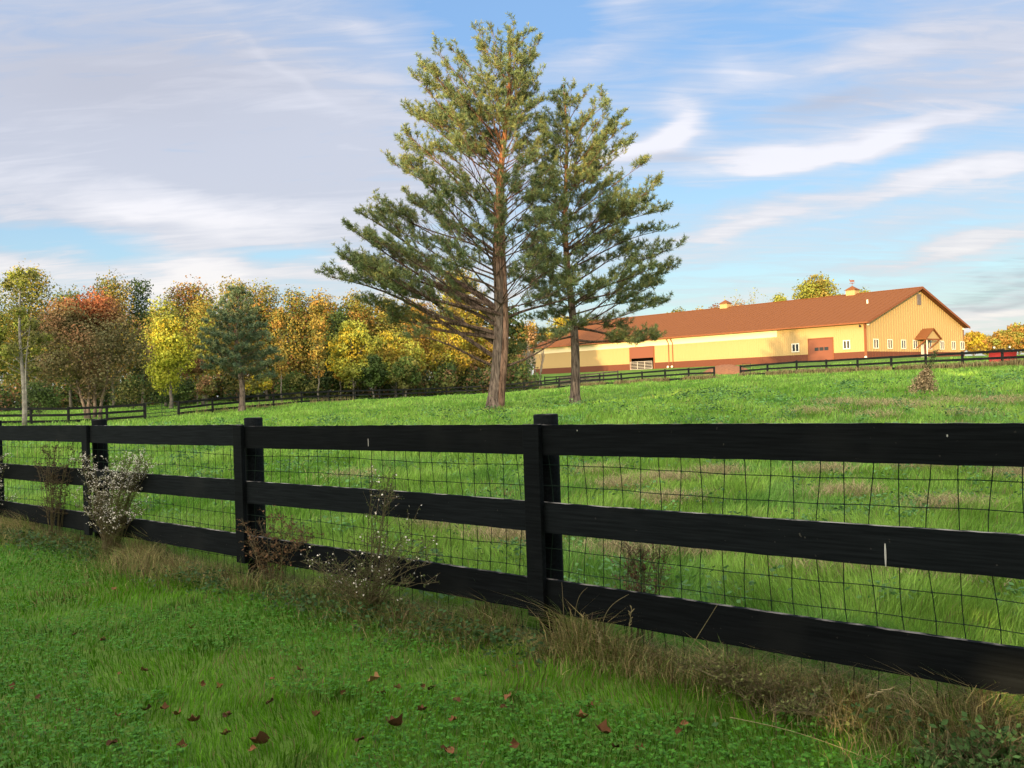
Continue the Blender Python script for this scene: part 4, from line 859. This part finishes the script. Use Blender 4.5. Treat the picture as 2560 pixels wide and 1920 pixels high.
# clover among the lawn
x, y = frustum(rs, 60000, 1.55, 8, pw=1.9); k = (side(x, y) > .1) & (vnoise(x*2.3, y*2.3, 5)+.35*vnoise(x*7, y*7, 8) < .25); x, y = x[k], y[k]; n = len(x)
z = ground(x, y)+rs.uniform(.02, .05, n); c = np.c_[x, y, z]; c = np.repeat(c, 3, 0); an = np.repeat(rs.uniform(0, 6.28, n), 3)+np.tile([0, 2.09, 4.19], n); c = c+np.c_[np.cos(an), np.sin(an), np.zeros(3*n)]*.006
nr = np.c_[rs.randn(3*n, 2)*.35, np.ones(3*n)]; nr /= np.linalg.norm(nr, axis=1)[:, None]; v, f = diamonds(c, nr, np.repeat(rs.uniform(.010, .019, n), 3), rs)
cl = np.array([.075, .225, .022])*rs.uniform(.7, 1.4, (3*n, 1)); tag(link('clover', npmesh('clover', v, [f], np.repeat(cl, 4, 0)), GRASSM), 'low clover growing in patches through the near lawn', 'clover', kind='stuff')
# pasture in three bands of distance
def dry(x, y):   # cut-hay patches, thicker to the right
    a = vnoise(x*.95, y*.95, 21)+.5*vnoise(x*2.6, y*2.6, 22)+np.clip(x/np.maximum(y, 1), -.5, .6)*.75
    return np.clip((a-.55)*2.2, 0, 1)
parts = []
for y0, y1, n, hb, wb in [(2.6, 14, 260000, .085, .0042), (14, 45, 190000, .11, .012), (45, 100, 90000, .13, .035)]:
    x, y = frustum(rs, n, y0, y1, pw=1.75); k = side(x, y) < -.16; x, y = x[k], y[k]
    nz = vnoise(x*1.3, y*1.3, 9); n3_ = vnoise(x*.35, y*.35, 10); t = np.clip(.5+nz*.5+n3_*.35, 0, 1)[:, None]; col = G1*(1-t)+G3*t
    dd = dry(x, y)*(y < 34); k2 = rs.rand(len(x)) < dd*.32; jit = rs.uniform(.65, 1.35, (len(x), 1)); col = col*jit; col[k2] = (TAN*rs.uniform(.6, 1.2, (k2.sum(), 1)))
    k3 = rs.rand(len(x)) < .05; col[k3] = np.array([.28, .28, .10])
    n4_ = vnoise(x*5.2/max(1, y0/9), y*5.2/max(1, y0/9), 12); hh = hb*rs.uniform(.5, 1.5, len(x))*(1+.5*np.clip(nz, -.5, 1)+.75*n4_.clip(-.6, 1)); hh[k2] *= .5; kd = (vnoise(x*1.9, y*1.9, 14) > .45) & ~k2; col[kd] *= np.array([.72, .84, .95])
    parts.append((x, y, hh, np.maximum(wb, y*.00075)*rs.uniform(.8, 1.3, len(x)), col))
x, y, hh, ww, col = [np.concatenate([p[i] for p in parts]) for i in range(5)]
blades('pasture_grass', x, y, hh, ww, col, rs, .8, 'long green pasture grass beyond the near fence', cat='grass', clump=3.2)
# low broad-leaved weeds scattered in the pasture
x, y = frustum(rs, 420, 4.5, 34, pw=1.6); k = side(x, y) < -.3; x, y = x[k], y[k]; cx = np.repeat(x, 60); cy = np.repeat(y, 60); kk = np.maximum(1, cy/9)**.7; n = len(cx); rr = rs.uniform(.06, .20, len(x)).repeat(60)*kk
c = np.c_[cx+rs.randn(n)*rr, cy+rs.randn(n)*rr, np.zeros(n)]; c[:, 2] = ground(c[:, 0], c[:, 1])+rs.uniform(.04, .16, n)*kk; nr = np.c_[rs.randn(n, 2)*.5, np.ones(n)]; nr /= np.linalg.norm(nr, axis=1)[:, None]; v, f = diamonds(c, nr, rs.uniform(.02, .05, n)*kk, rs)
tag(link('pasture_weeds', npmesh('pasture_weeds', v, [f], np.repeat(np.array([[.11, .24, .07]])*rs.uniform(.6, 1.4, (len(x), 1)).repeat(60, 0)*rs.uniform(.7, 1.3, (n, 1)), 4, 0)), GRASSM), 'low broad-leaved weeds scattered through the pasture grass', 'weeds', kind='stuff')
# hay wisps lying on the pasture
hx, hy, hl = [], [], []
spots = [(1490,1190),(1555,1228),(1662,1212),(1672,1262),(1790,1195),(2060,1190),(2290,1178),(2110,1245),(2340,1175),(2540,1200),(1270,1350),(1300,1365),(1430,1350),(1750,1395),(1560,1400),(2370,1280),(2230,1410),(2480,1440),(2550,1470),(2120,1440),(1610,1215),(880,1205),(1090,1330),
         (2090,1015),(2170,1022),(2230,1018),(2300,1025),(2390,1012),(2460,1016),(2540,1010),(2030,1040),(2190,1050),(2420,1045),(2000,1380),(1910,1390),(2350,1440)]
for px, py in spots:
    p = hit(px, py, 3.0, 60); k = int(900 if p.y < 12 else 420); sc_h = .15*max(1, p.y/11); hx.append(p.x+rs.randn(k)*sc_h*1.3); hy.append(p.y+rs.randn(k)*sc_h); hl.append(np.full(k, max(1, p.y/10)))
x = np.concatenate(hx); y = np.concatenate(hy); sc = np.concatenate(hl); k = side(x, y) < -.1; x, y, sc = x[k], y[k], sc[k]; n = len(x)
blades('dry_hay', x, y, .05*sc**.5*rs.uniform(.3, 1.6, n), .0045*sc, np.array([.50, .41, .22])*rs.uniform(.5, 1.25, (n, 1)), rs, 3.0, 'wisps of dry brown cut hay lying on the pasture', cat='hay', z=ground(x, y)+rs.uniform(.03, .12, n)*np.minimum(sc, 1.5))
# rough unmown strip under the near fence
n = 52000; s = bs[0]-.4+(bs[-1]+1.4-bs[0])*rs.rand(n)**1.35; off = np.abs(rs.randn(n))*.185*(1+.35*np.sin(s*2.1))-.08; q_ = FA[None]+FD[None]*s[:, None]+FN[None]*off[:, None]
cn = vnoise(s*3.1, s*0, 31); cn2 = vnoise(s*9, off*9, 32); col = np.where((rs.rand(n) < np.where(s < bs[1]+.2, .46, .30)+.25*cn)[:, None], np.array([.38, .32, .14]), np.where((rs.rand(n) < .62)[:, None], np.array([.15, .24, .045]), BRN*.8))*rs.uniform(.5, 1.4, (n, 1))
hh = (.12+.12*np.clip(cn2+.5*cn, 0, 1.3))*rs.uniform(.35, 1.5, n)*np.clip(1.15-off*1.0, .4, 1.1)*np.where(s < bs[1]+.2, .82, .82); hh = hh*np.where(np.min(np.abs(s[:, None]-np.array(bs)[None]-.03), 1) < .15, .35, 1)
blades('rough_grass_strip', q_[:, 0], q_[:, 1], hh, rs.uniform(.002, .0045, n), col, rs, 1.1, 'rough strip of dry brown and green grass left unmown under the near fence', cat='grass', droop=.25)
# low leafy weeds in that strip
n = 9000; s = rs.uniform(bs[0]-.4, bs[-1]+1, n); off = .12+np.abs(rs.randn(n))*.16; k = vnoise(s*2.3, off*4, 35) > -.2; s, off = s[k], off[k]; n = len(s); q_ = FA[None]+FD[None]*s[:, None]+FN[None]*off[:, None]
c = np.c_[q_, ground(q_[:, 0], q_[:, 1])+rs.uniform(.02, .13, n)]; nr = np.c_[rs.randn(n, 2)*.5, np.ones(n)]; nr /= np.linalg.norm(nr, axis=1)[:, None]; v, f = diamonds(c, nr, rs.uniform(.012, .034, n), rs)
tag(link('ground_cover', npmesh('ground_cover', v, [f], np.repeat(np.array([.045, .10, .028])*rs.uniform(.6, 1.6, (n, 1)), 4, 0)), GRASSM), 'low broad-leaved weeds at the foot of the near fence', 'weeds', kind='stuff')
# dry grass along the far fences
xs, ys = [], []
for pts, wd in (([(1353,976,94),(1450,969,88.5),(1554,962,83),(1663,955,76),(1786,949,72)], 1), ([(1852,944,76),(1992,937,70),(2145,932,63.5),(2315,926,57.5),(2507,919,51.5),(2620,914,48.5)], 1), ([(447,1040,62),(684,1017,72),(886,1003,83)], .25)):
    ps = [P(*p) for p in pts]
    for a, b in zip(ps, ps[1:]):
        k = int(1300*wd); t = rs.rand(k); xs.append(a.x+(b.x-a.x)*t+rs.randn(k)*.2); ys.append(a.y+(b.y-a.y)*t+rs.randn(k)*.35-.1)
x = np.concatenate(xs); y = np.concatenate(ys); n = len(x); k = vnoise(x*.8, y*.8, 40) > -.35; x, y = x[k], y[k]; n = len(x)
blades('dry_fence_grass', x, y, rs.uniform(.15, .55, n), np.full(n, .05), np.array([.30, .24, .11])*rs.uniform(.6, 1.3, (n, 1)), rs, .5, 'tall dry grass along the feet of the far fences', cat='grass')
# worn, needle-covered ground and taller grass round the pine feet
xs = []; 
for cx, cy in ((P(1233,1027,35).x, 35), (P(1437,1015,38).x, 38)):
    k = 1500; a = rs.uniform(0, 6.28, k); rr = .3+np.abs(rs.randn(k))*.7; xs.append(np.c_[cx+np.cos(a)*rr*1.5, cy+np.sin(a)*rr])
q_ = np.concatenate(xs); n = len(q_); blades('pine_litter', q_[:, 0], q_[:, 1], rs.uniform(.04, .16, n), np.full(n, .02), np.array([.17, .12, .06])*rs.uniform(.6, 1.4, (n, 1)), rs, 1.5, 'brown needle litter on the ground round the two big pines', cat='litter')

# ------------------------------------------------------------------ weeds at the near fence
STEM = mat('weed_stem', (.12, .10, .05), .8); BLOS = mat('blossom_white', (.72, .70, .62), .7, .1); DRYL = mat('dry_leaf', (1, 1, 1), .8, .1, attr=True, transl=.15)
def weed(name, label, cat, px, off, targets, seed, nst, spread, fl=0, leafcol=(.09, .12, .035), nleaf=1200, lsz=.018, flsz=.011, group=None, stemcol=None, z0=0, lowfl=.45, stemr=.003):
    r = random.Random(seed); rs = np.random.RandomState(seed); s0 = fs(px); b = fp(s0, off, 0); b.z = gz(b.x, b.y); e = empty(name, b, label, cat, group); m = MB(); tw = []
    Z = Vector((0,0,1)); D = Vector((*FD, 0)); Nn = Vector((*FN, 0))
    for i in range(nst):
        tpx, tpy, tsp = targets[i % len(targets)]; st = fs(tpx+r.uniform(-tsp, tsp)); q = FA+FD*st; toff = off+r.uniform(-spread, spread); tip = fp(st, toff, P(tpx, tpy+r.uniform(-tsp, tsp)*.6, q[1]).z)-b
        a = Vector((r.uniform(-.06, .06), r.uniform(-.04, .04), 0)); mid = a.lerp(tip, .5)+Z*tip.length*.10+Nn*r.uniform(-.03, .03); pts = [a, a.lerp(mid, .5)+Z*.02, mid, mid.lerp(tip, .5)+Z*.015, tip]; m.tube(pts, [stemr, stemr*.9, stemr*.7, stemr*.5, .001], 4, cap=False)
        for j in range(16):
            t = r.uniform(.25, 1); k = min(3, int(t*4)); p = pts[k].lerp(pts[k+1], t*4-k); d = Vector((r.uniform(-1, 1), r.uniform(-1, 1), r.uniform(-.1, 1))).normalized()*r.uniform(.04, .14)*(1.25-t*.5); m.tube([p, p+d], [.0015, .0007], 3, cap=False); tw.append((p, p+d, t))
    m.build('stems', stemcol or STEM, e)
    idx = rs.randint(0, len(tw), nleaf); u = rs.rand(nleaf); c = np.array([tw[i][0].lerp(tw[i][1], x) for i, x in zip(idx, u)])+rs.randn(nleaf, 3)*.006; nr = rs.randn(nleaf, 3); nr /= np.linalg.norm(nr, axis=1)[:, None]
    v, f = diamonds(c, nr, lsz*rs.uniform(.5, 1.4, nleaf), rs); link('leaves', npmesh('leaves', v, [f], np.repeat(np.array([leafcol])*rs.uniform(.6, 1.4, (nleaf, 1)), 4, 0)), DRYL, e)
    if fl:
        tws = [t for t in tw if t[2] > lowfl or r.random() < .12]; idx = rs.randint(0, len(tws), fl); u = rs.uniform(.5, 1.1, fl); c = np.array([tws[i][0].lerp(tws[i][1], x) for i, x in zip(idx, u)])+rs.randn(fl, 3)*.006
        nr = rs.randn(fl, 3)+np.array([-.2, -.6, .7]); nr /= np.linalg.norm(nr, axis=1)[:, None]; a = np.cross(nr, rs.randn(fl, 3)); a /= np.linalg.norm(a, axis=1)[:, None]; bb = np.cross(nr, a); sz = flsz/2*rs.uniform(.6, 1.3, (fl, 1))
        v = np.stack([c+(a*math.cos(k*PI/3)+bb*math.sin(k*PI/3))*sz*(1 if k % 2 else .75) for k in range(6)], 1).reshape(-1, 3); link('blossoms', npmesh('blossoms', v, [np.arange(6*fl).reshape(-1, 6)]), BLOS, e)
    return e
weed('wild_aster', 'white-flowering aster bush sprawling over the rails at the third post from the right', 'wild flower', 300, .10, [(245,1135,20),(300,1150,36),(350,1160,34),(392,1122,9),(384,1135,10),(375,1165,34),(275,1180,28),(320,1250,50),(280,1230,40),(360,1260,40)], 3, 60, .13, flsz=.009, fl=3600, nleaf=2600, leafcol=(.10, .12, .04), lsz=.014, lowfl=.55, group='white asters along the near fence')
weed('wild_aster', 'white-flowering aster cut off by the left edge of the view', 'wild flower', -20, .12, [(0,1130,30),(30,1140,20),(15,1210,25),(-30,1120,30),(20,1250,30)], 4, 34, .10, fl=1300, nleaf=2600, leafcol=(.10, .12, .04), lsz=.014, group='white asters along the near fence')
weed('wild_aster', 'wispy aster with few white flowers leaning over the bottom board between the middle posts', 'wild flower', 960, .16, [(830,1390,40),(900,1400,60),(1000,1350,60),(1060,1310,60),(1130,1350,50),(860,1430,50),(1000,1450,70),(1100,1420,60),(1040,1170,30),(1000,1200,30)], 5, 40, .12, fl=260, nleaf=3200, leafcol=(.10, .13, .045), lsz=.011, lowfl=.3, group='white asters along the near fence')
weed('dock_plant', 'dead brown dock plant standing at the far left bay of the near fence', 'weed', 150, .06, [(140,1120,12),(165,1115,14),(190,1120,12),(120,1150,14),(205,1150,10),(160,1180,22)], 6, 20, .05, nleaf=2400, leafcol=(.065, .045, .03), lsz=.013, stemr=.004)
weed('green_weed', 'leafy green weed beside the dead dock plant', 'weed', 200, -.2, [(200,1125,16),(215,1150,12),(190,1180,14)], 16, 10, .05, nleaf=700, leafcol=(.06, .11, .035), lsz=.022)
weed('dead_fern', 'curled dry brown fern at the foot of the second post from the left', 'weed', 680, .02, [(640,1290,18),(700,1280,16),(730,1300,18),(760,1320,14),(680,1340,30),(790,1350,14),(640,1350,16)], 7, 22, .08, nleaf=1500, leafcol=(.17, .10, .055), lsz=.016, stemr=.0025)
weed('dead_seedhead', 'dead brown seedhead plant behind the mesh right of the nearest post', 'weed', 1550, -.12, [(1530,1385,8),(1560,1400,14),(1590,1400,10),(1620,1395,8),(1565,1365,8),(1535,1380,8)], 8, 14, .04, nleaf=700, leafcol=(.17, .10, .06), lsz=.013)
weed('leafy_weed', 'broad-leaved green weed in the lower right corner', 'weed', 2500, .30, [(2400,1850,60),(2500,1830,60),(2560,1800,60),(2450,1880,70),(2330,1870,40)], 9, 40, .14, nleaf=2400, leafcol=(.075, .15, .045), lsz=.023)
weed('leafy_weed', 'rough green and brown weed clump under the bottom board, right of the nearest post', 'weed', 1950, .18, [(1800,1640,50),(1900,1680,60),(2050,1720,60),(2150,1740,60)], 10, 22, .12, nleaf=900, leafcol=(.15, .17, .06), lsz=.014)
# single long stalks with seed heads
def stalk(label, p0, p1, bend, px0, py0, head=True, col=(.27, .23, .12)):
    m = MB(); a = Vector(p0); b = Vector(p1); n = 12; pts = [a.lerp(b, i/n)+Vector(bend)*math.sin(PI*i/n) for i in range(n+1)]; o = empty('grass_stalk', a, label, 'grass stalk', 'long dry stalks at the near fence')
    m.tube([p-a for p in pts], [.0015*(1-.6*i/n) for i in range(n+1)], 5, cap=False); m.build('stem', mat('stalk_straw', col, .8), o)
    if head:
        r = random.Random(int(px0)); h_ = MB(); d = (pts[-1]-pts[-2]).normalized()
        for i in range(16):
            p = pts[-1]-a-d*.006*i; t = (d+Vector((r.uniform(-1, 1), r.uniform(-1, 1), r.uniform(-1, 1)))*.6).normalized(); h_.tube([p, p+t*.012, p+t*.02], [.0008, .0022, .0005], 4, cap=False)
        h_.build('seed_head', mat('stalk_straw', col, .8), o)
def onf(px, py, off): s = fs(px); q = FA+FD*s+FN*off; return Vector((q[0], q[1], P(px, py, q[1]).z))
for lab, x0, y0, x1, y1, off, bend, hd in [
    ('long pale stalk leaning right across the bottom board, furthest right of the stalks', 1735, 1630, 1835, 1485, .10, (0, 0, .0), False),
    ('pale stalk bowed left against the bottom board beside the nearest post', 1452, 1540, 1492, 1468, .08, (-.01, 0, .02), False),
    ('short upright stalk in front of the bottom board close to the nearest post', 1428, 1545, 1432, 1455, .09, (0, 0, 0), False),
    ('seed-headed stalk in front of the bottom board', 1590, 1580, 1606, 1522, .10, (0, 0, 0), True),
    ('stalk arching left over the bottom board, under the seed-headed one', 1520, 1600, 1600, 1485, .10, (-.03, 0, .03), False),
    ('tall arched stalk curving in front of the rough grass by the nearest post', 1560, 1760, 1555, 1560, .22, (.02, 0, 0), True),
    ('long stalk lying to the lower right through the weeds', 1930, 1790, 2300, 1915, .42, (0, 0, .02), False),
    ('bent straw stalk rising from the weeds on the right', 2140, 1850, 2125, 1700, .30, (.02, 0, .0), True),
    ('straw stalk arching over the weeds at the lower right', 2340, 1780, 2210, 1740, .20, (0, 0, .04), True),
    ('bent stalk at the foot of the second post from the left', 672, 1420, 655, 1345, .10, (.01, 0, .02), False),
    ('curved stalk crossing the bottom board right of the second post', 728, 1440, 742, 1365, .10, (.0, 0, .01), False)]:
    stalk(lab, onf(x0, y0, off), onf(x1, y1, off+.02), bend, x0, y0, hd)
# brush clump out on the pasture
p = hit(2308, 984, 10, 60)
def brush():
    r = random.Random(3); rs = np.random.RandomState(3); e = empty('brush_clump', p, 'tan clump of dead brush standing alone on the pasture before the right fence', 'brush'); k = p.y/F; m = MB(); n = 3400
    H = 62*k; z = rs.uniform(0, 1, n)**1.3; rad = (1-z)**.65*34*k*rs.uniform(.55, 1.35, n)+.04; a = rs.uniform(0, 6.28, n); rr = rad*np.sqrt(rs.rand(n)); c = np.c_[np.cos(a)*rr+(z*z)*12*k, np.sin(a)*rr, z*H]; nr = rs.randn(n, 3); nr /= np.linalg.norm(nr, axis=1)[:, None]
    v, f = diamonds(c, nr, rs.uniform(.02, .075, n), rs); link('leaves', npmesh('leaves', v, [f], np.repeat(np.array([.46, .35, .20])*rs.uniform(.3, 1.3, (n, 1)), 4, 0)), DRYL, e)
    for i in range(60):
        a_ = r.uniform(0, 6.28); m.tube([(math.cos(a_)*.2, math.sin(a_)*.2, 0), (math.cos(a_)*r.uniform(.05, .35)+.05, math.sin(a_)*.2, H*r.uniform(.3, .8))], [.006, .002], 4)
    for i in range(4): m.tube([(.05*i, 0, 0), (.10+.08*i, 0, H*.8), (.12+.12*i, 0, H*(1.35+.22*(i % 3)))], [.007, .005, .003], 4)
    m.build('stems', STEM, e)
    n = 260; t = rs.rand(n); c = np.c_[.10+.36*t+rs.randn(n)*.05, rs.randn(n)*.05, H*(.8+.95*t)]; nr = rs.randn(n, 3); nr /= np.linalg.norm(nr, axis=1)[:, None]; v, f = diamonds(c, nr, rs.uniform(.03, .06, n), rs); link('leaves', npmesh('leaves', v, [f], np.repeat(np.array([.08, .11, .04])*rs.uniform(.5, 1.3, (n, 1)), 4, 0)), DRYL, e)
brush()

# ------------------------------------------------------------------ fallen leaves
LEAFD = mat('dead_leaf', (.17, .078, .034), .85, .1, col2=(.09, .045, .024), ns=60, transl=.1); LEAFP = mat('dead_leaf_pale', (.34, .20, .09), .8, .1, col2=(.24, .13, .06), ns=60, transl=.1)
def leaf_mesh(seed, m):
    r = random.Random(seed); n = 14; vs = [(0, 0, .25)]; cu = r.uniform(.5, 1.3)
    for ring in (.5, 1):
        for i in range(n):
            a = 2*PI*i/n; lobes = 1+.13*math.cos(5*a)+.08*math.cos(9*a+seed); x = math.cos(a)*.62*ring*lobes; y = math.sin(a)*.45*ring*lobes
            z = .25+cu*(y*y*2.2+.5*x*x)+.14*math.sin(a*3+seed)*ring; vs.append((x, y, z))
    fs_ = [(0, 1+i, 1+(i+1) % n) for i in range(n)]+[(1+i, 1+n+i, 1+n+(i+1) % n, 1+(i+1) % n) for i in range(n)]
    k = len(vs); vs += [(.55, .02, .28), (.55, -.02, .28), (1.1, .0, .45)]; fs_.append((k, k+1, k+2))
    me = bpy.data.meshes.new('fallen_leaf'); me.from_pydata(vs, [], fs_); me.materials.append(m); me.polygons.foreach_set('use_smooth', [True]*len(me.polygons)); return me
LEAFK = mat('dead_leaf_dark', (.075, .04, .025), .85, .1, col2=(.13, .06, .03), ns=60); LEAFT = mat('dead_leaf_tan', (.27, .13, .06), .85, .1, col2=(.17, .08, .04), ns=50)
LM = [leaf_mesh(i, (LEAFD, LEAFK, LEAFD, LEAFT, LEAFK, LEAFD, LEAFT)[i]) for i in range(7)]; LP = leaf_mesh(11, LEAFP)
spec = {(939,1720): ('big tan leaf lying flat, above the pale round leaf', .085), (983,1839): ('long curled brown leaf in the bottom middle of the lawn', .10), (647,1888): ('big torn red-brown leaf near the bottom edge', .10), (1501,1854): ('big rust leaf propped on the grass at the bottom, right of centre', .085),
        (993,1738): ('small pale yellow leaf beside the big tan one', .05), (1293,1686): ('small cream leaf under the nearest post', .045), (283,1485): ('single orange-tan leaf on the left lawn near the fence', .055)}
pts = [(a/3.456+ox, b/3.456+1440) for ox, l in ((0, [(980,155),(650,550),(890,600),(1030,900),(1250,880),(1750,990),(1910,1020),(130,1010),(340,1100),(690,1240),(1030,1280),(1280,1220),(1430,1210),(1540,1275),(1680,1330),(1960,1280),(1950,1440),(2190,1570),(970,1520),(1570,1540),(1660,500)]),
      (560, [(740,290),(1655,515),(640,880),(430,940),(410,1160),(1310,970),(1495,1030),(1720,1020),(1810,1030),(1020,1080),(1365,1090),(2010,1140),(1720,1230),(1980,1320),(1460,1380),(1180,1500),(300,1550),(30,1280),(40,1430),(1900,1590),(1990,1610),(810,1270)]),
      (1200, [(690,770),(320,850),(260,1110),(210,1200),(960,1190),(890,1300),(1040,1430),(1170,1560),(1730,1430),(1770,1350),(2060,1090),(310,1540),(1390,1590),(1590,820)])) for a, b in l]
r = random.Random(2)
for i, (px, py) in enumerate(pts):
    p_ = hit(px, py, 1.4, 9); sp_ = next((v for k, v in spec.items() if abs(k[0]-px) < 6 and abs(k[1]-py) < 6), None)
    pale = sp_ is not None and ('pale' in sp_[0] or 'cream' in sp_[0] or 'tan' in sp_[0]); o = bpy.data.objects.new('fallen_leaf', LP if pale else LM[i % 7]); C.objects.link(o)
    sc_l = (sp_[1]*.95 if sp_ else r.uniform(.034, .062)); p2 = hit(px, py+2, 1.4, 9); o.location = (p2.x, p2.y, p2.z+.024); o.scale = (sc_l*.62,)*3; o.rotation_euler = (r.uniform(-.7, .5), r.uniform(-.5, .5), r.uniform(0, 6.28))
    tag(o, sp_[0] if sp_ else 'small curled brown dead leaf lying in the lawn grass', 'leaf', 'dead leaves on the near lawn')
